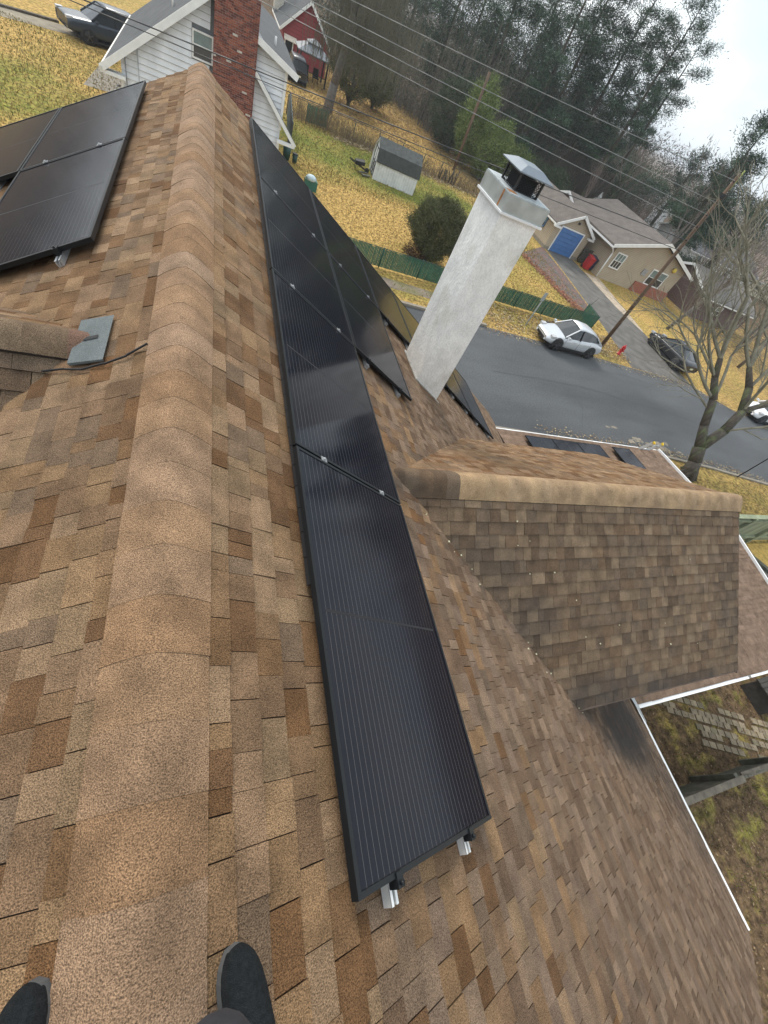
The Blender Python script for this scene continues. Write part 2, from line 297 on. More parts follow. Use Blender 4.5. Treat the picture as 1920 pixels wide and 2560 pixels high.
# ---------------------------------------------------------------- THE HOUSE UNDER THE CAMERA
TH = 0.5431; ct, st = math.cos(TH), math.sin(TH)
Y0, Y1, UE = -3.12, 7.62, 8.68
house = thing('brown_shingled_house', (0, 0, G), 'house with brown shingle roof seen from its ridge, a solar array on each slope', 'house')
shm = mat('asphalt_shingle', attr=True, rough=.95, var=.26, scale=7, grain=.62, gscale=255, bump=.5, bscale=255, spec=.2)
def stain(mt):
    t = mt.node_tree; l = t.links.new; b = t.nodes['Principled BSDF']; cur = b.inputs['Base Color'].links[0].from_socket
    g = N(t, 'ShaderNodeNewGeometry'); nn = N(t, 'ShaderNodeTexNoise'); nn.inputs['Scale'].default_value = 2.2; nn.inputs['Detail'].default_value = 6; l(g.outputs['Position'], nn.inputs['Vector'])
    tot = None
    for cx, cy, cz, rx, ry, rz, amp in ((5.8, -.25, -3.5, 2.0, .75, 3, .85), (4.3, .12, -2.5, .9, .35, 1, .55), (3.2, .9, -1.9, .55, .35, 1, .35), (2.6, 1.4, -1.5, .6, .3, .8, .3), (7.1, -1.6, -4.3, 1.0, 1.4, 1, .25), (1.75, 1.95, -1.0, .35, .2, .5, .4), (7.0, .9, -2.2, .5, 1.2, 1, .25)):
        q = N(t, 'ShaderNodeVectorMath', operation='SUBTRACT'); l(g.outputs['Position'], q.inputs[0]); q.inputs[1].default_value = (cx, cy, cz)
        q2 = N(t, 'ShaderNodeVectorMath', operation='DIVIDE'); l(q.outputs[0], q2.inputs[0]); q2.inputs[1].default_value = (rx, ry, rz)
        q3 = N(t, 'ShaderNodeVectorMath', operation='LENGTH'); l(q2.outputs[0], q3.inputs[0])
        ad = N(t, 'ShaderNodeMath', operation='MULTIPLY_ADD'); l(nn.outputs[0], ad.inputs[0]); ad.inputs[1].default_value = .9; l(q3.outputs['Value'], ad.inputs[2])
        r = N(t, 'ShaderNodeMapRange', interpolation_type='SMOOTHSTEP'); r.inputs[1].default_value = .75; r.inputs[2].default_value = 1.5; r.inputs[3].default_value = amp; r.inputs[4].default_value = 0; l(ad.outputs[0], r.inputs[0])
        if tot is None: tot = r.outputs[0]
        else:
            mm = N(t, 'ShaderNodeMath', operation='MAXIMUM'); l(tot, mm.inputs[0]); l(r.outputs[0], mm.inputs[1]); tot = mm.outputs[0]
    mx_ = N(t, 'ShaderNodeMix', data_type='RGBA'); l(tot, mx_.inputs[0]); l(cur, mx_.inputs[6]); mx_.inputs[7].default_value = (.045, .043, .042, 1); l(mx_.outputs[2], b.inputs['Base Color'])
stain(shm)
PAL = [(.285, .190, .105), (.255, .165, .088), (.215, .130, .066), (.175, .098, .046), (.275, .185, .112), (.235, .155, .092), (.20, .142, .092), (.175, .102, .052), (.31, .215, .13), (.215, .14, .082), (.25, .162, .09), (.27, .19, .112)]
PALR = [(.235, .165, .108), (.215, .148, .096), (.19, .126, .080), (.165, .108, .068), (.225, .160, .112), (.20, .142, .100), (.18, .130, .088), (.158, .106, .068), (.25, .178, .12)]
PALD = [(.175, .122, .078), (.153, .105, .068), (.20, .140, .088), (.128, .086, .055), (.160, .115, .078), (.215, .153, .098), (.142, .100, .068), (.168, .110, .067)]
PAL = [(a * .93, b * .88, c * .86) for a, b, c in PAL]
PALR = [(a * .92, b * .89, c * .88) for a, b, c in PALR]
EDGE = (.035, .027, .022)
SH = []            # candidate shingles: (score, verts, faces, tone)
def hq(u, h0, h1):  pass
def lay(O, UD, VD, u0, u1, vr, e=.113, pal=PAL, wr=(.07, .22), sub=1.0, th=.011):
    """courses down the slope from O; UD down-slope, VD along the course; vr(u)->(v0,v1)"""
    O, UD, VD = Vector(O), Vector(UD), Vector(VD); NN = UD.cross(VD); NN = NN if NN.z > 0 else -NN
    u = u0; k = 0; prev = None
    while u < u1 - .01:
        ue = min(u + e, u1); v0, v1 = vr((u + ue) / 2)
        if v1 - v0 < .03: u = ue; continue
        v = v0 - U(0, .1)
        while v < v1:
            wv = U(*wr); a, b_ = max(v, v0), min(v + wv, v1)
            v += wv
            if b_ - a < .015: continue
            hi = th - .0012 + (U(.002, .0045) if rnd() < .5 else U(-.001, .001)); lo = .003; ex = U(-.004, .006); tn = random.choice(pal); s = U(.9, 1.1); tn = tuple(c * s for c in tn)
            sk = U(-.002, .002)
            P = []
            for (uu, hh) in ((u - .004, lo), (ue + ex, hi)):
                for vv in (a + .0014 + sk, b_ - .0014): P.append(O + UD * uu + VD * vv + NN * hh)
            Q = [O + UD * (ue + ex) + VD * vv - NN * .004 for vv in (a + .0012, b_ - .0012)]
            T = [O + UD * (u - .004) + VD * vv - NN * .004 for vv in (a + .0012, b_ - .0012)]
            vs = P + Q + T        # 0,1 top-lo; 2,3 butt-top; 4,5 butt-bottom; 6,7 up-bottom
            fs = [(0, 1, 3, 2), (2, 3, 5, 4), (0, 2, 4, 6), (1, 7, 5, 3)]
            c = (P[0] + P[3]) / 2; ins, dist = pix(c); vdir = (CAM - c).normalized()
            sc_ = (b_ - a) * (ue - u) * abs(vdir.dot(NN)) / dist ** 2 if ins else 0
            SH.append((sc_, vs, fs, tn))
        u = ue; k += 1
E1 = .15
# main right slope, left slope
lay((0, 0, .0), (ct, 0, -st), (0, 1, 0), .02, .752, lambda u: (Y0, Y1), wr=(.06, .195))
lay((0, 0, .0), (ct, 0, -st), (0, 1, 0), .752, 1.728, lambda u: (Y0, Y1), pal=PAL + PALR, wr=(.06, .195))
lay((0, 0, .0), (ct, 0, -st), (0, 1, 0), 1.728, 2.704, lambda u: (Y0, Y1), pal=PAL + PALR * 3, wr=(.06, .195))
lay((0, 0, .0), (ct, 0, -st), (0, 1, 0), 2.704, UE, lambda u: (Y0, Y1), pal=PALR, wr=(.06, .195))
lay((0, 0, .0), (-ct, 0, -st), (0, 1, 0), .02, UE, lambda u: (Y0, Y1), wr=(.06, .195))
# cross gable (dormer wing)
DX1, DY, DZ, DW = 7.12, 2.09, -1.0, 2.03
dth = math.atan2(1.37, DW); cd, sdn = math.cos(dth), math.sin(dth); DU = DW / cd
def dv(u): return ((-(DZ - u * sdn)) / math.tan(TH) - .06, DX1)
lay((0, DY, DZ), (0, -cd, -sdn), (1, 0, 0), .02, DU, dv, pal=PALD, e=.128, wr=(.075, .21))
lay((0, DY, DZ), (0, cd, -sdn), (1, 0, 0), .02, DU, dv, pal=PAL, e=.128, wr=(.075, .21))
# small cross gable on the left slope
LY, LZ, LW = 2.28, -.26, 1.5; lth = math.radians(30); cl_, sl_ = math.cos(lth), math.sin(lth); LU = LW / cl_
def lv(u): return (-4.2, (LZ - u * sl_) / math.tan(TH) + .06)
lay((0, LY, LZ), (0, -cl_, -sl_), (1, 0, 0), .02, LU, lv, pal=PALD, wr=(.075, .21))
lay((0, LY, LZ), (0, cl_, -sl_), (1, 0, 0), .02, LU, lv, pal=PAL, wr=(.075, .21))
# low roof
RX0, RX1, RY0, RY1, RZ, RT = 7.36, 14.35, -.06, 6.95, -4.44, .30
rym = (RY0 + RY1) / 2; rl = math.hypot(rym - RY0, RT); LOWP = [(.195, .132, .092), (.185, .125, .086), (.175, .12, .084), (.205, .14, .10)]
lay((0, rym, RZ + RT), (0, -(rym - RY0) / rl, -RT / rl), (1, 0, 0), .0, rl, lambda u: (RX0, RX1), pal=LOWP, wr=(.3, .6), th=.006)
lay((0, rym, RZ + RT), (0, (rym - RY0) / rl, -RT / rl), (1, 0, 0), .0, rl, lambda u: (RX0, RX1), pal=LOWP, wr=(.3, .6), th=.006)
SH.sort(key=lambda a: -a[0])
for s_, vs, fs, tn in SH[:300]:
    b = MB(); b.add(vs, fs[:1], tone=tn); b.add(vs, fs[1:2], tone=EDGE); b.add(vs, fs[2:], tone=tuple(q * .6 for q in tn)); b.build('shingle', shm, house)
b = MB()
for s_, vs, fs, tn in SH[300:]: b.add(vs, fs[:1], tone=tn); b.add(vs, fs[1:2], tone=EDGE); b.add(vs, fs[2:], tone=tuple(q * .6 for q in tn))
tag(b.build('shingles', shm, house), kind='stuff')
# decks and walls under the shingles
deckm = mat('roof_deck', (.05, .038, .03), .95, var=.2)
def deck(b):
    for s in (1, -1):
        b.prism([(0, Y0 + .01, -.006), (s * UE * ct, Y0 + .01, -UE * st - .006), (s * UE * ct, Y0 + .01, -UE * st - .16), (0, Y0 + .01, -.16)], (0, Y1 - Y0 - .02, 0))
part('roof', deckm, house, deck)
def ddeck(b):
    for s in (1, -1):
        b.prism([(1.5, DY, DZ - .006), (1.5, DY + s * DW, DZ - 1.37 - .006), (1.5, DY + s * DW, DZ - 1.37 - .13), (1.5, DY, DZ - .13)], (DX1 - 1.51, 0, 0))
part('roof', deckm, house, ddeck)
def ldeck(b):
    for s in (1, -1):
        b.prism([(-.4, LY, LZ - .006), (-.4, LY + s * LW, LZ - LU * sl_ - .006), (-.4, LY + s * LW, LZ - LU * sl_ - .13), (-.4, LY, LZ - .13)], (-3.8, 0, 0))
part('roof', deckm, house, ldeck)
part('roof', deckm, house, lambda b: b.prism([(RX0, RY0, RZ - .006), (RX0, rym, RZ + RT - .006), (RX0, RY1, RZ - .006), (RX0, RY1, RZ - .16), (RX0, RY0, RZ - .16)], (RX1 - RX0 - .01, 0, 0)))
wallm = mat('house_siding', (.55, .53, .48), .7, var=.08)
def walls(b):
    zt = -7.0 * math.tan(TH) - .2
    b.prism([(-7.0, Y0 + .3, G), (7.0, Y0 + .3, G), (7.0, Y0 + .3, zt), (0, Y0 + .3, -.25), (-7.0, Y0 + .3, zt)], (0, Y1 - Y0 - .6, 0))
part('wall', wallm, house, walls)
part('wall', wallm, house, lambda b: b.prism([(6.95, DY - DW + .25, -4.2), (6.95, DY + DW - .25, -4.2), (6.95, DY + DW - .25, -2.36), (6.95, DY, -1.15), (6.95, DY - DW + .25, -2.36)], (-4.5, 0, 0)))
part('wall', wallm, house, lambda b: b.box((7.02, RY0 + .35, G), (RX1 - .35, RY1 - .35, RZ - .17)))
part('wall', wallm, house, lambda b: b.box((-4.0, LY - LW + .2, -3.6), (-1.2, LY + LW - .2, LZ - LU * sl_ - .1)))
# ridge caps: each a bent strip
def capz(t, drop, rise): s = (t * t + .012) ** .68; return rise * (1 - s) - drop * s
def cap(O, D, S, hw, rise, drop, length, tone, over=.0, thick=.0052):
    """O centre at ridge, D along, S side; arched cross-section"""
    O, D, S = Vector(O), Vector(D), Vector(S); Z = Vector((0, 0, 1)); b = MB(); n = 8; vs = []
    for dd, hh in ((0, .004), (length, thick)):
        for i in range(n + 1):
            t = -1 + 2 * i / n; vs.append(O + D * dd + S * (hw * t) + Z * (hh + capz(t, drop, rise)))
    for i in range(n + 1):
        t = -1 + 2 * i / n; vs.append(O + D * length + S * (hw * t) + Z * (-.004 + capz(t, drop, rise)))
    k = n + 1
    for i in (0, n):
        for dd in (0, length):
            t = -1 + 2 * i / n; vs.append(O + D * dd + S * (hw * t) + Z * (-.010 + capz(t, drop, rise)))
    fs = [(i, i + 1, k + i + 1, k + i) for i in range(n)] + [(k + i, k + i + 1, 2 * k + i + 1, 2 * k + i) for i in range(n)] + [(0, k, 3 * k + 1, 3 * k), (n, 3 * k + 2, 3 * k + 3, k + n)]
    b.add(vs, fs[:n], tone=tone, smooth=True); b.add(vs, fs[n:], tone=EDGE)
    return b
CT = [(.325, .210, .130), (.315, .20, .120), (.335, .22, .14), (.32, .20, .115), (.295, .178, .098), (.33, .222, .145)]
y = Y1; hwm = .154
while y > Y0 + .05:
    ln = .192; tn = random.choice(CT); s = U(.95, 1.03)
    cap((-.006, y, .013), (U(-.004, .004), -1, 0), (1, 0, 0), hwm + U(-.002, .002), .010, hwm * math.tan(TH), ln, tuple(c * s for c in tn)).build('ridge_cap', shm, house)
    y -= ln * .985
x = 1.58; CTD = [(.375, .255, .145), (.365, .25, .148), (.385, .268, .155), (.35, .24, .145), (.375, .262, .16)]
k = 0
while x < DX1:
    tn = random.choice(CTD) if k > 4 else random.choice(PALD); s = U(.9, 1.08)
    cap((x, DY, DZ + .013), (1, 0, 0), (0, 1, 0), .175, .022, .175 * math.tan(dth), min(.145, DX1 + .02 - x), tuple(c * s for c in tn)).build('ridge_cap', shm, house); x += .145; k += 1
x = -.36; k = 0
while x > -2.4:
    tn = random.choice(PALD) if k else (.2, .12, .085)
    cap((x, LY - .02, LZ + .010), (-1, 0, 0), (0, 1, 0), .125, .010, .125 * math.tan(lth), .19, tn).build('ridge_cap', shm, house); x -= .19; k += 1
# grey patch shingle with black nail strip on the left slope
def rpt(u, y, h, s=1): return Vector((s * (u * ct + h * st), y, -u * st + h * ct))
greysh = mat('grey_patch_shingle', (.115, .13, .13), .9, var=.15, scale=5, grain=.4, gscale=200)
pb = MB(); pb.add([rpt(.40, 2.40, .026, -1), rpt(.60, 2.44, .030, -1), rpt(.60, 2.05, .036, -1), rpt(.40, 2.0, .032, -1), rpt(.40, 2.0, .02, -1), rpt(.60, 2.05, .02, -1)], [(0, 1, 2, 3), (3, 2, 5, 4)])
gp = pb.build('patch_shingle', greysh, house); gp['label'] = 'grey patch shingle with a short black strip'
part('tar_strip', dark, gp, lambda b: b.add([rpt(.46, 2.235, .034, -1), rpt(.545, 2.245, .035, -1), rpt(.545, 2.215, .036, -1), rpt(.46, 2.205, .035, -1)], [(0, 1, 2, 3)]))
tar = mat('black_underlayment', (.012, .012, .013), .7, var=.2)
def lift(b):
    pts = [(.17, 2.03), (.28, 1.99), (.40, 1.975), (.52, 1.985), (.62, 2.03), (.78, 2.08), (1.0, 2.11)]
    for a, c in zip(pts, pts[1:]): b.bar(rpt(a[0], a[1] + U(-.005, .005), .02 + U(0, .006), -1), rpt(c[0], c[1], .022, -1), .007, .008, up=(-.5, 0, .85))
    pts = [(.72, 2.40), (.9, 2.5), (1.1, 2.62), (1.3, 2.75)]
    for a, c in zip(pts, pts[1:]): b.bar(rpt(a[0], a[1], .05, -1), rpt(c[0], c[1], .06, -1), .009, .010, up=(-.5, 0, .85))
part('lifted_underlayment', tar, house, lift)
# gutters, rakes, flashing
def eave_gutter(b):
    xx, zz = UE * ct + .01, -UE * st - .02
    b.prism([(xx, Y0 + .02, zz), (xx + .075, Y0 + .02, zz), (xx + .075, Y0 + .02, zz - .10), (xx + .02, Y0 + .02, zz - .11)], (0, RY0 - .04 - Y0 - .02, 0))
for nm, fn in (('gutter', eave_gutter),
               ('gutter', lambda b: b.box((RX0 + .12, RY0 - .065, RZ - .12), (11.2, RY0 + .01, RZ - .01))),
               ('gutter', lambda b: b.box((11.3, RY0 - .06, RZ - .115), (RX1, RY0 + .01, RZ - .005))),
               ('gutter', lambda b: b.box((RX0, RY1 - .01, RZ - .10), (RX1 - .02, RY1 + .055, RZ - .012)))):
    part(nm, white_metal, house, fn)
def rk(b):
    for a, c in (((RX1 + .01, RY0 - .02, RZ), (RX1 + .01, rym, RZ + RT)), ((RX1 + .01, rym, RZ + RT), (RX1 + .01, RY1 + .02, RZ))): b.bar(a, c, .05, .14)
part('rake_trim', white_metal, house, rk)
def rk2(b):
    for s in (1, -1):
        b.bar((0, Y1 + .012, -.10), (s * UE * ct, Y1 + .012, -UE * st - .10), .02, .16); b.bar((0, Y0 - .012, -.10), (s * UE * ct, Y0 - .012, -UE * st - .10), .02, .16)
        b.bar((DX1 + .012, DY, DZ - .09), (DX1 + .012, DY + s * DW, DZ - 1.37 - .09), .02, .14)
    b.box((1.9, DY - DW - .02, DZ - 1.37 - .14), (DX1, DY - DW + .0, DZ - 1.37 - .02))
    b.box((1.9, DY + DW, DZ - 1.37 - .14), (DX1, DY + DW + .02, DZ - 1.37 - .02))
part('rake_trim', mat('brown_fascia', (.16, .11, .08), .7), house, rk2)
part('flashing', steel, house, lambda b: b.add([(7.18, .12, -4.29), (7.38, .12, -4.38), (7.46, -.34, -4.44), (7.33, -.36, -4.36)], [(3, 2, 1, 0)]))
# valley nails / pale bits and lichen spots
lich = mat('pale_lichen', (.6, .58, .4), .9, var=.2, scale=20)
def bits(b):
    for i in range(14):
        t = rnd(); x = 2.0 + t * 2.1; yv = DY - DW * min(1, (x * math.tan(TH) - 1.0) / 1.37); x += U(-.12, .02); yv += U(-.06, .03); zz = -x * math.tan(TH) + .025
        s = U(.002, .006); b.box((x - s, yv - s * 1.5, zz), (x + s, yv + s, zz + .008))
    for i in range(14):
        u = U(.3, 2.3); x = U(2.8, 7.0); p = Vector((x, DY - u * cd, DZ - u * sdn + .02)); s = U(.002, .008)
        if p.x * math.tan(TH) + p.z < .1: continue
        b.box((p.x - s, p.y - s, p.z), (p.x + s, p.y + s, p.z + .006))
    for i in range(0):
        u = U(.2, .6); p = rpt(u, U(-.5, 5), .02); s = U(.001, .003); b.box((p.x - s, p.y - s, p.z), (p.x + s, p.y + s, p.z + .004))
tag(part('lichen_specks', lich, house, bits), kind='stuff')
yb = MB()
for i in range(26):
    a = U(0, 6.28); r = U(.2, 1) * .026; yb.lathe((-.88 + math.cos(a) * r, 2.31 + math.sin(a) * r, -.245), [(.002, 0), (.006, .004), (.004, .010), (.001, .012)], 6, axis=(U(-.5, .5), U(-.5, .5), 1))
tag(yb.build('lichen_rosette', mat('yellow_lichen', (.72, .70, .36), .9, var=.15, scale=30), org=(-.88, 2.31, -.25)), 'round pale yellow lichen rosette on the small cap ridge at left', 'lichen')
lf = MB(); lf.add([(-.62, .42, -.335), (-.60, .44, -.325), (-.585, .50, -.305), (-.60, .49, -.31)], [(0, 1, 2, 3)]); lf.add([(-.585, .50, -.305), (-.575, .53, -.31), (-.60, .49, -.31)], [(0, 1, 2)])
lf.build('leaf', mat('pale_leaf', (.6, .55, .33), .8, var=.1), None, org=(-.6, .46, -.33)); tag(bpy.data.objects['leaf'], 'small pale curled leaf lying on the left slope shingles', 'leaf')
# ---------------------------------------------------------------- white stucco chimney of this house
stuc = mat('white_stucco', (.82, .81, .77), .9, var=.10, scale=7, grain=.10, gscale=60, bump=.4, bscale=30, col2=(.66, .64, .57), thr=(.54, .68), stretch=(1, 1, .7))
CX0, CX1, CY0, CY1 = 2.96, 3.46, 4.62, 5.26
chim = thing('stucco_chimney', (3.23, 4.95, -1.9), 'white stucco chimney with metal cap rising beside the solar array', 'chimney')
def chs(b):
    n = 8
    for i in range(n):
        z0, z1 = -2.2 + i * (2.68) / n, -2.2 + (i + 1) * 2.68 / n
        b.box((CX0, CY0, z0), (CX1, CY1, z1)) if i in () else None
    b.box((CX0, CY0, -2.35), (CX1, CY1, .47))
part('stack', stuc, chim, chs)
part('mortar_seam', mat('cement_wash', (.33, .32, .29), .95, var=.3, scale=12, bump=.6), chim, lambda b: [b.obox((CX0 - .02 + .0, CY0 - .025, -1.80), (.58, 0, -.352), (0, .03, 0), (0, 0, .045)), b.obox((CX0 - .025, CY0 - .02, -1.80), (.03, 0, 0), (0, .70, 0), (0, 0, .045))])
def band(b):
    b.box((CX0 - .025, CY0 - .025, .44), (CX1 + .025, CY1 + .025, .60))
capb = part('metal_band', steel, chim, band)
part('drip_edge', white_metal, chim, lambda b: b.box((CX0 - .04, CY0 - .04, .425), (CX1 + .04, CY1 + .04, .445)))
part('crown', mat('pale_crown', (.42, .46, .47), .6, var=.2, scale=12), chim, lambda b: b.prism([(CX0 - .02, CY0 - .02, .601), (CX1 + .02, CY0 - .02, .601), (CX1 + .02, CY1 + .02, .601), (CX0 - .02, CY1 + .02, .601)], (0, 0, .012)))
part('rust_streak', mat('rust', (.30, .13, .04), .9, var=.4, scale=25), chim, lambda b: [b.box((CX0 - .0262, CY0 + .10, .45), (CX0 - .0255, CY0 + .135, .60)), b.box((CX0 - .02, CY0 + .02, .6135), (CX0 + .09, CY0 + .12, .6145))])
FX0, FX1, FY0, FY1 = 3.06, 3.36, 4.77, 5.11
part('flue', dark, chim, lambda b: b.box((FX0 + .04, FY0 + .04, .60), (FX1 - .04, FY1 - .04, .74)))
wire_m = mat('black_wire', (.015, .015, .016), .5, var=0)
def cage(b):
    z0, z1 = .615, .75; st_ = .04
    for (ax, p, q) in (('x', (FX0, FY0), (FX1, FY0)), ('x', (FX0, FY1), (FX1, FY1)), ('y', (FX0, FY0), (FX0, FY1)), ('y', (FX1, FY0), (FX1, FY1))):
        Lg = math.hypot(q[0] - p[0], q[1] - p[1]); d = ((q[0] - p[0]) / Lg, (q[1] - p[1]) / Lg); t = -.18
        while t < Lg:
            for sg in (1, -1):
                a, c = t, t + .18
                za, zc = (z0, z1) if sg > 0 else (z1, z0)
                ta, tc_ = max(a, 0), min(c, Lg)
                if tc_ <= ta: continue
                za2 = za + (zc - za) * (ta - a) / .18; zc2 = za + (zc - za) * (tc_ - a) / .18
                b.tube((p[0] + d[0] * ta, p[1] + d[1] * ta, za2), (p[0] + d[0] * tc_, p[1] + d[1] * tc_, zc2), .0022, n=3, caps=False)
            t += st_
    for z in (z0, z1):
        for a, c in (((FX0, FY0), (FX1, FY0)), ((FX1, FY0), (FX1, FY1)), ((FX1, FY1), (FX0, FY1)), ((FX0, FY1), (FX0, FY0))): b.tube((*a, z), (*c, z), .005, n=4)
part('mesh_cage', wire_m, chim, cage)
for px_, py_ in ((FX0, FY0), (FX1, FY0), (FX0, FY1), (FX1, FY1)): part('leg', wire_m, chim, lambda b: b.box((px_ - .01, py_ - .01, .605), (px_ + .01, py_ + .01, .80)))
def hood(b):
    a, c, h0, h1, h2 = .075, .04, .745, .785, .815
    P = [(FX0 - a, FY0 - a), (FX1 + a, FY0 - a), (FX1 + a, FY1 + a), (FX0 - a, FY1 + a)]; Q = [(FX0 + c, FY0 + c), (FX1 - c, FY0 + c), (FX1 - c, FY1 - c), (FX0 + c, FY1 - c)]
    vs = [(*p, h1) for p in P] + [(*q, h2 + .02) for q in Q] + [(*p, h0 + .03) for p in P]
    b.add(vs, [(0, 1, 5, 4), (1, 2, 6, 5), (2, 3, 7, 6), (3, 0, 4, 7), (4, 5, 6, 7), (0, 8, 9, 1), (1, 9, 10, 2), (2, 10, 11, 3), (3, 11, 8, 0), (8, 11, 10, 9)])
part('hood', mat('grey_painted_steel', (.17, .20, .23), .45, metal=.3, var=.08), chim, hood)
# ---------------------------------------------------------------- solar panels
def panel_mat():
    mt = bpy.data.materials.new('solar_glass'); mt.use_nodes = True; t = mt.node_tree; b = t.nodes['Principled BSDF']; l = t.links.new
    b.inputs['Roughness'].default_value = .16; b.inputs['IOR'].default_value = 1.5; b.inputs['Coat Weight'].default_value = 0.0
    b.inputs['Specular IOR Level'].default_value = .2
    co = N(t, 'ShaderNodeTexCoord'); sp = N(t, 'ShaderNodeSeparateXYZ'); l(co.outputs['UV'], sp.inputs[0])
    def line(src, n, wdt):
        a = N(t, 'ShaderNodeMath', operation='MULTIPLY'); l(src, a.inputs[0]); a.inputs[1].default_value = n
        f = N(t, 'ShaderNodeMath', operation='FRACT'); l(a.outputs[0], f.inputs[0])
        g = N(t, 'ShaderNodeMath', operation='LESS_THAN'); l(f.outputs[0], g.inputs[0]); g.inputs[1].default_value = wdt; return g.outputs[0]
    X, Yc = sp.outputs[0], sp.outputs[1]       # UV in metres: x along slope, y along the long side
    bus = line(X, 1 / .0326, .05)
    cell = line(Yc, 1 / .187, .012); cellx = line(X, 1 / .1737, .012)
    inv = N(t, 'ShaderNodeMath', operation='SUBTRACT'); inv.inputs[0].default_value = 1; l(cell, inv.inputs[1])
    bm = N(t, 'ShaderNodeMath', operation='MULTIPLY'); l(bus, bm.inputs[0]); bm.inputs[1].default_value = 1.
    gd = N(t, 'ShaderNodeMath', operation='MAXIMUM'); l(cell, gd.inputs[0]); l(cellx, gd.inputs[1])
    m1 = N(t, 'ShaderNodeMix', data_type='RGBA'); l(gd.outputs[0], m1.inputs[0]); m1.inputs[6].default_value = (.006, .0065, .0125, 1); m1.inputs[7].default_value = (.004, .004, .005, 1)
    m2 = N(t, 'ShaderNodeMix', data_type='RGBA'); l(bm.outputs[0], m2.inputs[0]); l(m1.outputs[2], m2.inputs[6]); m2.inputs[7].default_value = (.105, .105, .10, 1)
    l(m2.outputs[2], b.inputs['Base Color'])
    nn = N(t, 'ShaderNodeTexNoise'); nn.inputs['Scale'].default_value = 3; nn.inputs['Detail'].default_value = 3; l(co.outputs['Object'], nn.inputs['Vector'])
    r = N(t, 'ShaderNodeMapRange'); r.inputs[3].default_value = .07; r.inputs[4].default_value = .13; l(nn.outputs[0], r.inputs[0]); l(r.outputs[0], b.inputs['Roughness'])
    return mt
pvm = panel_mat()
def make_panel(u0, y0, Wp, Lp, h, s, label, low=None):
    """panel with frame: u0 up-slope edge, y0 near end; s=+1 right slope, -1 left slope"""
    fr = low or (lambda u, y, hh: rpt(u, y, hh, s))
    o = fr(u0 + Wp / 2, y0 + Lp / 2, h - .035)
    th_ = thing('solar_panel', o, label, 'solar panel', 'solar panels on the brown roof')
    ft, fw = .030, .018
    fX = fr(1, 0, 0) - fr(0, 0, 0); fY = fr(0, 1, 0) - fr(0, 0, 0); fN = fr(0, 0, 1) - fr(0, 0, 0)
    for (a0, b0, da, db) in ((u0, y0, fw, Lp), (u0 + Wp - fw, y0, fw, Lp), (u0 + fw, y0, Wp - 2 * fw, fw), (u0 + fw, y0 + Lp - fw, Wp - 2 * fw, fw)):
        b = MB(); b.obox(fr(a0, b0, h - ft), fX * da, fY * db, fN * ft); b.build('frame', black_frame, th_)
    b = MB(); g0 = fr(u0 + fw, y0 + fw, h - .004)
    a, c = Wp - 2 * fw, Lp - 2 * fw
    b.add([g0, g0 + fX * a, g0 + fX * a + fY * c, g0 + fY * c, g0 - fN * .02, g0 + fX * a - fN * .02, g0 + fX * a + fY * c - fN * .02, g0 + fY * c - fN * .02], [(0, 1, 2, 3), (4, 7, 6, 5)])
    g = b.build('glass', pvm, th_, flat=True); uv = g.data.uv_layers.new(name='UVMap')
    for i, (p, q) in enumerate(((0, 0), (a, 0), (a, c), (0, c), (0, 0), (0, c), (a, c), (a, 0))): uv.data[i].uv = (p, q)
    b = MB(); m0 = fr(u0 + fw + .03, y0 + Lp / 2 - .006, h - .0038); b.add([m0, m0 + fX * (a - .06), m0 + fX * (a - .06) + fY * .012, m0 + fY * .012], [(0, 1, 2, 3)]); b.build('centre_strip', dark, th_, flat=True)
    return th_
PW, PL, UO, YO, HH = 1.045, 1.935, .635, -.333, .088
JY = lambda j: YO + j * 1.951
RU = lambda r: UO + r * 1.06
lab = {(0, 0): 'nearest solar panel on the right slope, its white rail ends showing at the bottom', (0, 1): 'second solar panel along the row beside the ridge cap on the right slope', (0, 2): 'third solar panel along the row beside the ridge cap on the right slope', (0, 3): 'farthest solar panel of the row beside the ridge, below the brick chimney',
       (1, 2): 'nearer panel of the second row down the right slope, its corner overhanging shingles', (1, 3): 'farther panel of the second row down the right slope', (2, 3): 'solar panel of the third row, just up the slope from the white chimney', (3, 3): 'solar panel of the fourth row, partly hidden behind the white chimney', (4, 3): 'solar panel just right of the white chimney base, fifth row down', (5, 3): 'lowest solar panel of the right slope, nearest the street side eave'}
for (r, j), lb in lab.items(): make_panel(RU(r), JY(j), PW, PL, HH, 1, lb)
for (r, j), lb in {(0, 0): 'nearer solar panel beside the ridge on the left slope', (0, 1): 'farther solar panel beside the ridge on the left slope', (1, 1): 'solar panel at the left frame edge, second row of the left slope'}.items(): make_panel(.652 + r * 1.06, 3.335 + j * 1.951, PW, PL, HH, -1, lb)
tl = RT / (RY1 - rym)
def lowfr(u, y, hh): return Vector((y, RY1 - .28 - u, RZ + tl * (.28 + u) + hh))
LLp = 1.72
for i, lb in enumerate(('leftmost solar panel on the low brown roof beyond the cross gable', 'second solar panel from the left on the low brown roof', 'third solar panel from the left on the low brown roof', 'fourth solar panel on the low brown roof, nearest the ladder')):
    make_panel(0, 8.15 + i * .99 + (.55 if i == 3 else 0), 1.0, .97 if i < 3 else .8, .12, 1, lb, low=lowfr)
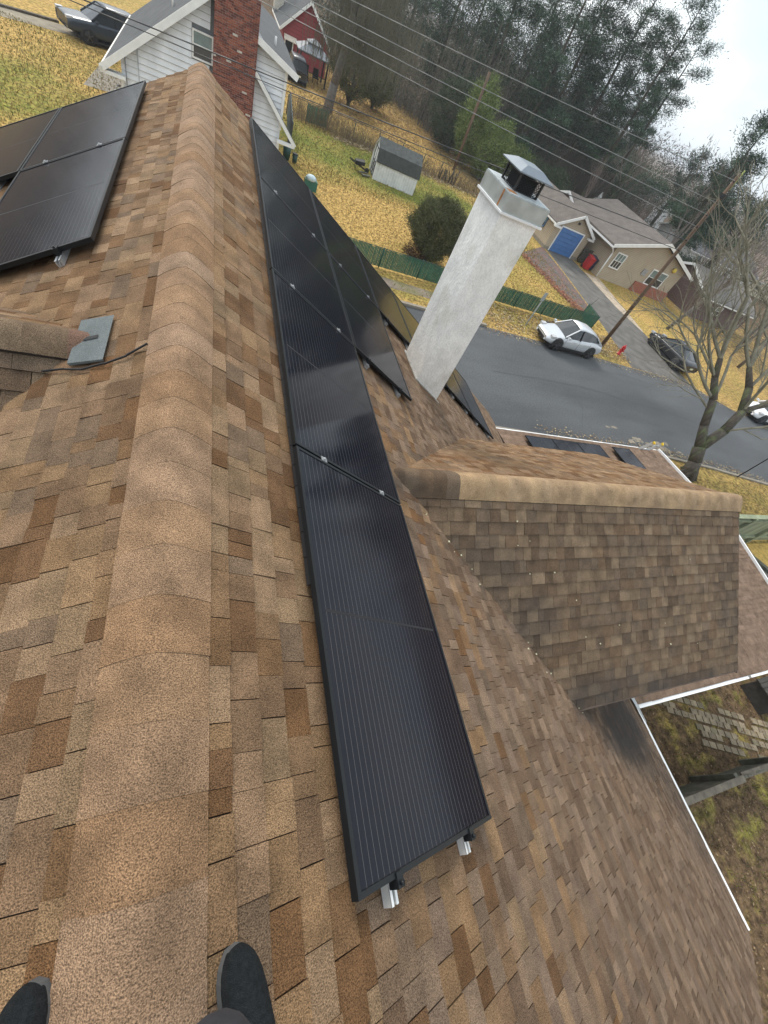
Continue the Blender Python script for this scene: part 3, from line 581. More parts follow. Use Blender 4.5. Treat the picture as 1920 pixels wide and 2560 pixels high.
# rails with clamps
def rail(u, ya, yb_, s, label, clamps):
    t = thing('mounting_rail', rpt(u, ya, .02, s), label, 'rail', 'aluminium rails under the solar panels')
    fX = rpt(1, 0, 0, s) - rpt(0, 0, 0, s); fN = rpt(0, 0, 1, s) - rpt(0, 0, 0, s); fY = Vector((0, 1, 0)); b = MB()
    for du, dh, w_, h_ in ((-.020, .014, .040, .006), (-.020, .020, .007, .032), (.013, .020, .007, .032), (-.020, .0465, .013, .006), (.007, .0465, .013, .006), (-.004, .020, .008, .016)):
        b.obox(rpt(u + du, ya, dh, s), fX * w_, fY * (yb_ - ya), fN * h_)
    b.build('channel', alu if ya > 0 else mat('bright_aluminium', (.78, .79, .78), .35, metal=.35, var=.05), t)
    n = int((yb_ - ya) / 1.2) + 1
    for i in range(n + 1):
        yy = ya + .25 + i * (yb_ - ya - .5) / max(1, n)
        b = MB(); b.obox(rpt(u - .05, yy, .012, s), fX * .10, fY * .05, fN * .010); b.obox(rpt(u + .022, yy, .02, s), fX * .008, fY * .05, fN * .045); b.build('foot', black_frame, t)
    for yc, end in clamps:
        b = MB(); m_ = steel if not end else black_frame
        if end:
            b.obox(rpt(u - .018, yc - .03, .045, s), fX * .036, fY * .028, fN * .043); b.obox(rpt(u - .018, yc - .03, .0885, s), fX * .036, fY * .045, fN * .006); b.tube(rpt(u, yc - .016, .092, s), rpt(u, yc - .016, .106, s), .008)
        else:
            b.obox(rpt(u - .022, yc - .016, .0885, s), fX * .044, fY * .032, fN * .006); b.tube(rpt(u, yc, .088, s), rpt(u, yc, .104, s), .009)
        b.build('clamp', mat('bright_clamp', (.36, .37, .38), .4, metal=.6, var=0) if not end else black_frame, t)
for r, j0, js in ((0, 0, (1, 2, 3)), (1, 2, (3,)), (2, 3, ()), (3, 3, ()), (4, 3, ()), (5, 3, ())):
    for q, nm in ((.22, 'upper'), (.80, 'lower')):
        rail(RU(r) + q, JY(j0) - .075, JY(4) - .0, 1, f'{nm} rail under the panel row number {r + 1} down from the ridge, right slope'.replace('row number 1 down from', 'row beside').replace('row number 2', 'second row').replace('row number 3', 'third row').replace('row number 4', 'fourth row').replace('row number 5', 'fifth row').replace('row number 6', 'sixth row'), [(JY(j) - .008, False) for j in js] + [(JY(j0), True)])
for r, j0, js in ((0, 0, (1,)), (1, 1, ())):
    for q, nm in ((.25, 'upper'), (.78, 'lower')):
        rail(.652 + r * 1.06 + q, 3.335 + j0 * 1.951 - .10, 3.335 + 3.90, -1, f'{nm} rail under the {"ridge side" if r == 0 else "second"} row of panels on the left slope', [(3.335 + 1.951 - .008, False)] * len(js) + [(3.335 + j0 * 1.951, True)])
# black plastic wire guard strip along the panel row beside the ridge
def guard(b):
    y = JY(0) + 1.1
    while y < JY(4) - .05:
        p = rpt(UO + .006, y, .03); b.obox(p, rpt(.006, 0, 0) - rpt(0, 0, 0), (0, .14, 0), (rpt(0, 0, .03) - rpt(0, 0, 0)) * U(.7, .95)); y += .145
tag(part('wire_guard', dark, None, guard), 'black guard strip of scalloped pieces hanging under the ridge side edge of the right array', 'guard strip')

# ---------------------------------------------------------------- windows on walls (walls facing -y or -x)
def window(parent, o, w_, h_, ax=(1, 0, 0), nrm=(0, -1, 0), cols=1, rows=2, name='window', fm=None, gm=None, fr=.07):
    o, ax, nr, up = Vector(o), Vector(ax), Vector(nrm), Vector((0, 0, 1)); fm = fm or white_paint; b = MB()
    for a, c, da, dc in ((0, 0, w_, fr), (0, h_ - fr, w_, fr), (0, fr, fr, h_ - 2 * fr), (w_ - fr, fr, fr, h_ - 2 * fr)): b.obox(o + ax * a + up * c, ax * da, nr * .07, up * dc)
    iw, ih = w_ - 2 * fr, h_ - 2 * fr
    for k in range(1, rows): b.obox(o + ax * fr + up * (fr + ih * k / rows - .02), ax * iw, nr * .05, up * .04)
    for k in range(1, cols): b.obox(o + ax * (fr + iw * k / cols - .018) + up * fr, ax * .036, nr * .048, up * ih)
    f = b.build(name, fm, parent)
    for r in range(rows):
        for c in range(cols):
            b = MB(); b.obox(o + ax * (fr + iw * c / cols + .001) + up * (fr + ih * r / rows + .001), ax * (iw / cols - .002), nr * (.02 + .004 * r), up * (ih / rows - .002)); b.build('pane', gm or (glass_light if (r == rows - 1 and rows > 1) else glass_dark), f)
    return f
def clip_x(poly, z):     # x-interval of a convex polygon (x,z) at height z
    xs = []
    for (x0, z0), (x1, z1) in zip(poly, poly[1:] + poly[:1]):
        if (z0 - z) * (z1 - z) <= 0 and z0 != z1: xs.append(x0 + (x1 - x0) * (z - z0) / (z1 - z0))
    return (min(xs), max(xs)) if len(xs) >= 2 else None
# ---------------------------------------------------------------- white neighbour house with brick chimney
wh = thing('white_house', (0, 28.5, G), 'white clapboard house with grey roof and a tall brick chimney on its gable', 'house')
sid = mat('white_clapboard', (.74, .76, .78), .75, var=.12, scale=1.2, col2=(.40, .43, .44), thr=(.60, .72), stretch=(1.6, 1, .7))
part('wall', mat('dark_gap', (.16, .17, .18), .9), wh, lambda b: b.prism([(-3.6, 28.54, G), (3.36, 28.54, G), (3.36, 28.54, -2.78), (1.0, 28.54, -1.82), (0, 28.54, -1.5), (-3.6, 28.54, -5.0)], (0, 12.8, 0)))
outl = [(-3.62, G + .45), (3.38, G + .45), (3.38, -2.72), (.35, -1.35), (-.25, -1.62), (-3.62, -4.72)]
z = G + .45
while z < -1.4:
    z1 = z + .225; a, c = clip_x(outl, z + .002), clip_x(outl, min(z1, -1.42)); 
    if not a or not c: break
    xa, xb = a; xc, xd = c; z2 = min(z1, -1.42) - .022; skips = [(-.02, 1.98)]
    if z1 > -3.72 and z < -2.80: skips = [(-.76, 1.98)]
    segs = []; lo = (xa, xc)
    for s0, s1 in skips:
        if xa < s0: segs.append(((xa, min(xc, s0)), (s0, s0)))
        if xb > s1: segs.append(((s1, s1), (xb, max(xd, s1))))
    for (p0, p1), (q0, q1) in segs:
        b = MB(); b.add([(p0, 28.47, z), (q0, 28.47, z), (q1, 28.525, z2), (p1, 28.525, z2), (p0, 28.54, z), (q0, 28.54, z), (q1, 28.54, z2), (p1, 28.54, z2)], [(0, 1, 2, 3), (0, 4, 5, 1), (1, 5, 6, 2), (3, 2, 6, 7), (0, 3, 7, 4)]); b.build('siding_board', sid, wh)
    z = z1
part('foundation', mat('brick_foundation', (.28, .11, .08), .9, var=.3, scale=10), wh, lambda b: b.box((-3.64, 28.50, G), (3.40, 28.53, G + .45)))
roofg = mat('grey_shingle_roof', (.075, .08, .085), .95, var=.18, scale=1.2, grain=.25, gscale=18)
def wroof(b):
    b.prism([(-4.34, 28.12, -5.16), (0, 28.12, -1.42), (0, 28.12, -1.54), (-4.34, 28.12, -5.28)], (0, 11.9, 0))
    b.prism([(0, 28.12, -1.42), (3.82, 28.12, -2.72), (3.82, 28.12, -2.84), (0, 28.12, -1.54)], (0, 13.8, 0))
    b.prism([(2.0, 28.2, -3.2), (4.14, 28.2, -5.22), (4.14, 28.2, -5.30), (2.0, 28.2, -3.30)], (0, .28, 0))
part('roof', roofg, wh, wroof)
def wtrim(b):
    b.bar((-4.36, 28.10, -5.26), (.02, 28.10, -1.50), .05, .24); b.bar((-.02, 28.10, -1.50), (3.86, 28.10, -2.84), .05, .24)
    b.bar((1.95, 28.16, -3.26), (4.18, 28.16, -5.38), .06, .16)
part('rake_board', white_paint, wh, wtrim)
part('gutter', mat('cream_gutter', (.68, .66, .58), .5), wh, lambda b: b.box((-4.42, 28.05, -5.32), (-4.30, 40.0, -5.20)))
part('eave_return', white_paint, wh, lambda b: b.box((-4.40, 28.12, -5.40), (-3.45, 28.46, -5.28)))
part('eave_return', white_paint, wh, lambda b: b.box((3.26, 28.15, -5.48), (4.18, 28.46, -5.38)))
for a_, c_ in (((-3.68, 28.44, G + .4), (-3.56, 28.53, -5.40)), ((3.30, 28.44, -5.0), (3.42, 28.53, -2.76)), ((3.30, 28.44, G + .4), (3.42, 28.53, -5.48))): part('corner_board', white_paint, wh, lambda b: b.box(a_, c_))
window(wh, (-.74, 28.50, -3.74), .86, .93, rows=2, fr=.06)
brk = mat('red_brick', attr=True, rough=.9, var=.2, scale=14)
bc = part('chimney', mat('mortar', (.36, .33, .30), .95, var=.2), wh, lambda b: b.box((.14, 28.06, G), (1.93, 28.52, 1.2)))
def bricks(b):
    z = G + .02; r = 0
    T = [(.20, .065, .04), (.25, .08, .05), (.15, .05, .035), (.28, .10, .06), (.12, .045, .035), (.22, .09, .07)]
    while z < 1.18:
        x = .135 - (.11 if r % 2 else 0)
        while x < 1.93:
            a, c = max(x, .13), min(x + .205, 1.94); tn = random.choice(T)
            if rnd() < .02: tn = (.5, .46, .40)
            if c - a > .03: b.box((a, 28.045 + U(-.004, .004), z), (c, 28.065, z + .064), tone=tn)
            x += .216
        for yy in (28.07, 28.29):
            b.box((.125, yy, z), (.145, yy + .2, z + .064), tone=random.choice(T)); b.box((1.925, yy, z), (1.945, yy + .2, z + .064), tone=random.choice(T))
        z += .075; r += 1
bo = MB(); bricks(bo); o_ = bo.build('bricks', brk, bc); o_['kind'] = 'stuff'
part('vent_pipe', white_paint, wh, lambda b: [b.tube((-1.6, 31, -2.9), (-1.6, 31, -2.4), .05), b.tube((2.9, 30.5, -2.5), (2.9, 30.5, -2.1), .05)])
part('conduit', mat('grey_conduit', (.45, .46, .46), .5), wh, lambda b: b.path([(-2.7, 28.42, -3.78), (-2.93, 28.42, -4.0), (-2.95, 28.42, G + .3)], [.02] * 3))
part('mast', mat('grey_mast', (.2, .2, .2), .5), wh, lambda b: [b.tube((-3.43, 28.35, -4.35), (-3.43, 28.35, G + .3), .022), b.tube((-3.5, 28.35, -4.45), (-3.36, 28.35, -4.4), .04)])
rb = MB()
for i in range(260):
    x, y_ = U(-4.9, -3.75), U(28.6, 39); r = U(.04, .12); rb.lathe((x, y_, G - .02), [(r * .4, 0), (r, r * .4), (r * .5, r)], 5, tone=random.choice([(.35, .33, .3), (.24, .22, .2), (.45, .43, .4), (.17, .15, .14)]))
tag(rb.build('gravel_strip', mat('river_stone', attr=True, rough=.9), org=(0, 0, 0)), 'strip of grey stones along the left wall of the white house', 'gravel', kind='stuff')

# ---------------------------------------------------------------- cars
def make_car(name, label, kind, paint, loc, yaw, Lc=4.5, Wc=1.8, Hc=1.42, detail=True):
    t = thing(name, (0, 0, 0), label, 'car'); hw = Wc / 2
    if kind == 'hatch':
        low = [(-2.27, .80, .40, .70), (-2.25, .82, .38, .78), (-2.18, .84, .30, .86), (-1.9, .9, .25, .98), (-1.35, .9, .2, .97), (-.4, .9, .2, .92), (.6, .9, .2, .88), (1.0, .9, .2, .86), (1.6, .88, .2, .76), (2.05, .82, .25, .68), (2.22, .66, .28, .60), (2.25, .62, .32, .56)]
        cab = [(-2.0, .97, .60), (-1.55, 1.22, .56), (-.95, 1.37, .56), (-.2, 1.42, .56), (.2, 1.38, .55), (1.05, .88, .66)]; wx = (-1.35, 1.35)
    elif kind == 'suv':
        low = [(-2.42, .9, .45, 1.0), (-2.40, .92, .42, 1.06), (-2.35, .93, .4, 1.12), (-1.9, .95, .32, 1.16), (-.5, .95, .32, 1.12), (.7, .95, .32, 1.1), (1.2, .95, .32, 1.10), (2.0, .93, .35, 1.04), (2.3, .92, .38, 1.0), (2.40, .88, .40, .97), (2.43, .86, .42, .94)]
        cab = [(-2.28, 1.14, .72), (-2.05, 1.66, .62), (-1.2, 1.78, .62), (0, 1.80, .62), (.35, 1.76, .62), (1.15, 1.12, .72)]; wx = (-1.45, 1.5)
    else:
        low = [(-2.32, .80, .42, .82), (-2.3, .82, .40, .86), (-2.22, .88, .34, .98), (-1.7, .9, .25, 1.0), (-.5, .9, .22, .95), (.8, .9, .22, .92), (1.1, .9, .22, .90), (1.8, .88, .24, .82), (2.15, .82, .3, .72), (2.27, .68, .35, .65), (2.29, .64, .38, .62)]
        cab = [(-1.75, .99, .64), (-1.05, 1.36, .56), (-.3, 1.44, .56), (.15, 1.42, .56), (1.1, .92, .66)]; wx = (-1.4, 1.4)
    sx = Lc / 4.6; sw = hw / .92
    b = MB(); ring = []; n = 11
    for x, w_, zb, zt in low:
        pts = [(w_ * .86, zb), (w_ * .99, zb + .12), (w_ * 1.0, (zb + zt) / 2), (w_ * .97, zt - .08), (w_ * .82, zt), (0, zt + .03)]
        pr = [(-p, q) for p, q in pts] + [(p, q) for p, q in pts[-2::-1]]
        ring.append([(x * sx, p * sw, q) for p, q in pr])
    vs = [p for r in ring for p in r]; m_ = len(ring)
    fs = [(i * n + j, i * n + j + 1, (i + 1) * n + j + 1, (i + 1) * n + j) for i in range(m_ - 1) for j in range(n - 1)] + [(i * n + n - 1, i * n, (i + 1) * n, (i + 1) * n + n - 1) for i in range(m_ - 1)] + [tuple(range(n)), tuple(range((m_ - 1) * n, m_ * n))[::-1]]
    b.add(vs, fs, smooth=True); o = b.build('body', paint, t)
    md = o.modifiers.new('s', 'SUBSURF'); md.levels = md.render_levels = 2
    # glass house
    b = MB(); ring = []
    for x, zt, w_ in cab:
        zb = .80 if kind != 'suv' else 1.02
        ring.append([(x * sx, -.80 * sw, zb), (x * sx, -w_ * sw, zt - .03), (x * sx, 0, zt), (x * sx, w_ * sw, zt - .03), (x * sx, .80 * sw, zb)])
    k = 5; m_ = len(ring); b.add([p for r in ring for p in r], [(i * k + j, i * k + j + 1, (i + 1) * k + j + 1, (i + 1) * k + j) for i in range(m_ - 1) for j in range(k - 1)] + [tuple(range(k)), tuple(range((m_ - 1) * k, m_ * k))[::-1]])
    b.build('glass', glass_dark, t)
    # roof skin and pillars
    b = MB(); rs = cab[1:-1]; vs = []
    for x, zt, w_ in rs:
        for yy, dz in ((-w_ - .025, -.045), (-w_ * .8, -.0), (0, .022), (w_ * .8, -.0), (w_ + .025, -.045)): vs.append((x * sx, yy * sw, zt + dz + .006))
    b.add(vs, [(i * 5 + j, i * 5 + j + 1, (i + 1) * 5 + j + 1, (i + 1) * 5 + j) for i in range(len(rs) - 1) for j in range(4)], smooth=True)
    o = b.build('roof', paint, t); sd_ = o.modifiers.new('t', 'SOLIDIFY'); sd_.thickness = .03
    zb = .86 if kind != 'suv' else 1.07
    for s in (1, -1):
        b = MB(); A = cab[-2]; B_ = cab[-1]
        b.bar((A[0] * sx, s * A[2] * sw, A[1] - .02), (B_[0] * sx, s * .78 * sw, B_[1] - .02), .06, .06)
        b.build('pillar', paint, t); b = MB(); Cc, D_ = cab[1], cab[0]; b.bar((Cc[0] * sx, s * Cc[2] * sw, Cc[1] - .02), (D_[0] * sx, s * .80 * sw, D_[1] - .05), .16, .06)
        b.build('pillar', paint, t)
        b = MB(); b.bar((-.15 * sx, s * .58 * sw, cab[3][1] - .06), (-.15 * sx, s * .82 * sw, zb), .07, .03, up=(1, 0, 0)); b.build('door_post', dark, t)
        for xx in (-1.05, -.12, .95):
            b = MB(); b.bar((xx * sx, s * .925 * sw, .30), (xx * sx, s * .905 * sw, zb), .012, .006, up=(1, 0, 0)); b.build('door_seam', dark, t)
        for xx in (-.75, .15):
            b = MB(); b.box((xx, s * .93 * sw - .012, zb - .12), (xx + .16, s * .93 * sw + .012, zb - .09)); b.build('door_handle', paint, t)
        b = MB(); b.obox((.86 * sx, s * .90 * sw, zb + .0), (.14, 0, 0), (0, s * .16, 0), (0, 0, .11)); b.build('mirror', paint, t)
        b = MB(); zl = low[-4][3] - .02; b.obox((low[-4][0] * sx + .10, s * .60 * sw, zl - .10), (.34 * sx, 0, -.02), (0, s * .24, 0), (0, 0, .12)); b.build('headlight', mat('headlight_glass', (.5, .5, .5), .15, var=0), t)
        b = MB(); b.box((low[0][0] * sx + .005, min(s * .50, s * .80) * sw, low[1][3] - .25), (low[0][0] * sx + .16, max(s * .50, s * .80) * sw, low[1][3] - .12)); b.build('tail_light', mat('tail_light_red', (.45, .015, .01), .25, var=0), t)
    b = MB(); xf = low[-1][0] * sx; b.box((xf - .10, -.42, low[-1][2] + .0), (xf + .01, .42, low[-1][2] + .13)); b.box((xf - .12, -.5, low[-1][2] - .02), (xf - .02, .5, low[-1][2] + .02)); b.build('grille', dark, t)
    b = MB(); xr = low[0][0] * sx; b.box((xr - .015, -.16, low[0][2] + .18), (xr + .03, .16, low[0][2] + .30)); b.build('number_plate', mat('plate_cream', (.62, .62, .42), .5), t)
    b = MB(); b.box((-1.9 * sx, -.93 * sw, .17), (1.9 * sx, .93 * sw, .28)); b.build('sill', dark, t)
    rw = .33 if kind != 'suv' else .40
    for wxx in wx:
        for s in (1, -1):
            yc = s * (hw - .10); b = MB(); b.lathe((wxx, yc - s * .03, rw + .03), [(rw + .065, 0), (rw + .065, .135 * 1)], 20, axis=(0, s, 0)); b.build('wheel_arch', dark, t)
            b = MB(); b.lathe((wxx, yc - s * .12, rw), [(rw * .7, 0), (rw * .96, .01), (rw, .04), (rw, .21), (rw * .96, .24), (rw * .68, .25)], 20, axis=(0, s, 0)); wh_ = b.build('wheel', tyre_m, t)
            b = MB(); b.lathe((wxx, yc + s * .10, rw), [(rw * .66, 0), (rw * .66, .035)], 20, axis=(0, s, 0)); b.build('rim', dark, wh_)
            b = MB()
            for q in range(5):
                a = q * 2 * math.pi / 5 + .3; b.bar((wxx, yc + s * .142, rw), (wxx + math.cos(a) * rw * .64, yc + s * .142, rw + math.sin(a) * rw * .64), .05, .02, up=(0, 1, 0))
            b.build('spokes', mat('dark_alloy', (.12, .12, .125), .35, metal=.6, var=0), wh_)
    t.location = loc; t.rotation_euler = (0, 0, yaw); return t
silver = mat('silver_paint', (.66, .68, .70), .28, metal=.35, var=0)
blackp = mat('black_car_paint', (.018, .019, .022), .22, var=0, spec=.6)
greyp = mat('charcoal_car_paint', (.045, .055, .068), .22, metal=.2, var=0, spec=.6)
make_car('parked_car', 'silver hatchback parked half on the verge beside the green fence', 'hatch', silver, (20.38, 19.25, G), math.pi, 4.45, 1.78)
make_car('parked_car', 'black car with reddish rear standing in the driveway behind the bare tree', 'sedan', blackp, (32.95, 21.7, G), math.pi / 2, 4.5, 1.75)
make_car('parked_car', 'dark charcoal sport utility car on the gravel drive behind the white house', 'suv', greyp, (-6.05, 43.0, G), math.pi + .50, 4.85, 1.9)
make_car('parked_car', 'black car seen from behind beside the red house and gazebo', 'suv', blackp, (7.65, 59.0, G), math.pi / 2 + .03, 4.6, 1.75)
make_car('parked_car', 'white car on the street at the right frame edge behind the bare tree', 'hatch', mat('white_car_paint', (.75, .76, .77), .3, var=0), (39.5, 16.0, G), math.pi - .12, 4.6, 1.8)
# ---------------------------------------------------------------- green slatted chain fences
green = mat('green_slats', (.022, .105, .068), .6, var=.25, scale=4, col2=(.06, .13, .07), thr=(.55, .8))
gpost = mat('green_post', (.02, .07, .05), .5)
def slat_bay(parent, p, q, h, z0=.06):
    p, q = Vector((*p, G)), Vector((*q, G)); Lg = (q - p).length; d = (q - p) / Lg; b = MB(); n = int(Lg / .075); nr = Vector((-d.y, d.x, 0))
    for i in range(n):
        s = p + d * (Lg * (i + .08) / n) + nr * U(-.008, .008); b.obox(s + Vector((0, 0, z0)), d * (Lg / n * .84), nr * .008, (0, 0, h - z0 - .03 + U(-.02, .015)))
    o = b.build('slat_panel', green, parent)
    b = MB(); b.tube(p + Vector((0, 0, h)), q + Vector((0, 0, h)), .02); b.build('top_rail', gpost, parent)
    b = MB(); b.tube(p, p + Vector((0, 0, h + .05)), .03); b.build('post', gpost, parent)
gf = thing('green_fence', (6.5, 22.4, G), 'long green slatted fence between the street verge and the yellow lawn', 'fence')
xs = [6.2 + i * 2.36 for i in range(9)]
for a, c in zip(xs, xs[1:]): slat_bay(gf, (a, 22.4 + .012 * (a - 6)), (c, 22.4 + .012 * (c - 6)), .98)
slat_bay(gf, (25.08, 22.62), (25.3, 24.4), .95)
part('post', gpost, gf, lambda b: b.tube((25.3, 24.4, G), (25.3, 24.4, G + 1.0), .03))
gf2 = thing('green_fence', (8, 45, G), 'short dark green fence panel in front of the thick tree trunk', 'fence')
slat_bay(gf2, (7.15, 45.0), (8.95, 45.5), 1.15)
gf3 = thing('grey_fence', (5, 42, G), 'dark blue grey board fence running back from the white house corner', 'fence')
for i in range(9):
    part('board', mat('blue_grey_board', (.06, .085, .095), .8, var=.2), gf3, lambda b: b.box((5.0 + i * .07, 36.2 + i * .9, G), (5.05 + i * .07, 37.06 + i * .9, G + 1.5)))
# chain link back fence
cf = thing('chain_link_fence', (15, 45.6, G), 'dark chain link fence across the back of the green lawn', 'fence')
cm = mat('dark_fence_wire', (.05, .05, .045), .7)
P_ = [(5.6, 45.0), (9.0, 45.7), (11.4, 46.0), (13.8, 46.4), (16.0, 46.0), (18.1, 45.6), (20.0, 45.5), (21.9, 45.5), (24.2, 45.7), (26.4, 45.9)]
for p in P_: part('post', cm, cf, lambda b: b.tube((*p, G), (*p, G + 1.2), .04))
part('top_rail', cm, cf, lambda b: b.path([(*p, G + 1.18) for p in P_], [.022] * len(P_)))
def wires(b):
    for a, c in zip(P_, P_[1:]):
        n = 22
        for i in range(-4, n):
            for sg in (1, -1):
                i0, i1 = max(i, 0), min(i + 4, n)
                if i1 <= i0: continue
                f = lambda k: (a[0] + (c[0] - a[0]) * k / n, a[1] + (c[1] - a[1]) * k / n, G + (1.15 * (k - i) / 4 if sg > 0 else 1.15 - 1.15 * (k - i) / 4)); b.tube(f(i0), f(i1), .0035, n=3, caps=False)
part('wire_mesh', cm, cf, wires)['kind'] = 'stuff'

# ---------------------------------------------------------------- white garden shed with dark gambrel roof
shed = thing('garden_shed', (13, 38.8, G), 'small white shed with dark roof on the green lawn', 'shed')
S0 = (11.45, 37.15); S1 = (14.75, 36.85); dvec = Vector((S1[0] - S0[0], S1[1] - S0[1], 0)); Ls = dvec.length; ex = dvec / Ls; ey = Vector((-ex.y, ex.x, 0)); Sz = Vector((0, 0, 1))
def sp(a, d, z): return Vector((*S0, G)) + ex * a + ey * d + Sz * z
swm = mat('shed_white_panel', (.66, .67, .66), .8, var=.12, scale=3, col2=(.5, .5, .46), thr=(.62, .75))
D2 = 2.25; gam = [(0, 0), (D2, 0), (D2, 1.15), (D2 - .35, 1.75), (D2 / 2, 2.25), (.35, 1.75), (0, 1.15)]
part('wall', swm, shed, lambda b: b.prism([sp(0, p, q) for p, q in gam], ex * Ls))
for i in range(16): part('batten', white_paint, shed, lambda b: b.obox(sp(.06 + i * Ls / 16, -.012, .02), ex * .03, ey * .012, Sz * 1.1))
rf = mat('dark_roll_roof', (.045, .05, .045), .95, var=.25, scale=4, grain=.2, gscale=20); rf2 = mat('dark_roll_roof_upper', (.085, .09, .085), .95, var=.25, scale=4)  # the two upper roof panels get a paler grey than the lower ones
for (p, q), (r_, s_), mm in (((-.08, 1.08), (.35, 1.79), rf), ((.35, 1.79), (D2 / 2, 2.30), rf2), ((D2 / 2, 2.30), (D2 - .35, 1.79), rf2), ((D2 - .35, 1.79), (D2 + .08, 1.08), rf)):
    part('roof_panel', mm, shed, lambda b: b.prism([sp(-.1, p, q), sp(-.1, r_, s_), sp(-.1, r_, s_ + .04), sp(-.1, p, q + .04)], ex * (Ls + .2)))
def sdoor(b):
    for a, c, da, dc in ((.45, .05, 1.35, .09), (.45, 1.65, 1.35, .09), (.45, .14, .09, 1.51), (1.71, .14, .09, 1.51), (1.07, .14, .07, 1.51), (.54, .85, 1.17, .07)): b.obox(sp(-.03, a, c), -ex * .02, ey * da, Sz * dc)
    for a0, c0_, a1, c1 in ((.5, .1, 1.1, .9), (1.1, .1, .5, .9), (1.15, .1, 1.75, .9), (1.75, .1, 1.15, .9)): b.bar(sp(-.035, a0, c0_), sp(-.035, a1, c1), .05, .02, up=ex)
dr = part('door', mat('shed_door_white', (.7, .7, .69), .7, var=.05), shed, lambda b: b.obox(sp(-.022, .47, .05), ex * .02, ey * 1.31, Sz * 1.68))
part('door_brace', mat('dark_brace', (.06, .065, .07), .7), dr, sdoor)
def strim(b):
    for (a, c), (e_, f_) in zip(gam[1:], gam[2:] + gam[:1]): b.bar(sp(-.05, a, c), sp(-.05, e_, f_), .05, .08, up=(1, 0, 0))
part('trim', white_paint, shed, strim)
t_ = thing('wheelbarrow', sp(-1.0, .6, 0), 'dark wheelbarrow and timber leaning at the door end of the white shed', 'wheelbarrow')
part('tray', dark, t_, lambda b: b.prism([sp(-1.5, .4, .35), sp(-.8, .3, .45), sp(-.8, 1.0, .45), sp(-1.5, .9, .35)], (0, 0, .22)))
part('frame', dark, t_, lambda b: [b.bar(sp(-1.9, .5, .5), sp(-.5, .6, .15), .05, .05), b.bar(sp(-1.9, .9, .5), sp(-.5, .75, .15), .05, .05), b.tube(sp(-1.4, .5, .4), sp(-1.45, .4, 0), .02), b.tube(sp(-1.4, .9, .4), sp(-1.45, .95, 0), .02)])
part('wheel', tyre_m, t_, lambda b: b.lathe(sp(-.5, .64, .18), [(.1, -.03), (.17, -.02), (.17, .05), (.1, .06)], 12, axis=ey))
tm = MB(); tm.bar(sp(-.3, .0, .1), sp(-.95, -.4, .1), .25, .05); tm.bar(sp(-.5, .3, .14), sp(-1.2, -.2, .14), .12, .05); tag(tm.build('plank_pile', wood_grey, org=tuple(sp(-.6, 0, 0))), 'grey planks lying beside the white shed door', 'planks')
# bins by the white house
for (x, y_), h, r, lb in (((4.62, 34.2), .75, .26, 'larger dark bin standing by the back corner of the white house'), ((5.15, 34.1), .45, .17, 'smaller green pot beside the larger dark bin')):
    t_ = thing('bin' if h > .5 else 'plant_pot', (x, y_, G), lb, 'bin' if h > .5 else 'pot'); gm_ = mat('dark_green_plastic', (.02, .07, .06), .5)
    part('tub', gm_, t_, lambda b: b.lathe((x, y_, G), [(r * .8, 0), (r, h)], 14)); part('rim', dark, t_, lambda b: b.lathe((x, y_, G + h), [(r * 1.08, 0), (r * 1.08, .04), (r * .9, .05)], 14))
gbn = thing('grill', (5.7, 30.3, G), 'covered grill with pale cover behind the solar array edge', 'grill')
part('cover', mat('pale_blue_cover', (.5, .62, .66), .6), gbn, lambda b: b.lathe((5.7, 30.3, G + .5), [(.3, 0), (.32, .12), (.2, .22), (.05, .26)], 12)); part('stand', mat('green_stand', (.03, .14, .1), .6), gbn, lambda b: b.box((5.35, 30.1, G), (6.1, 30.5, G + .5)))

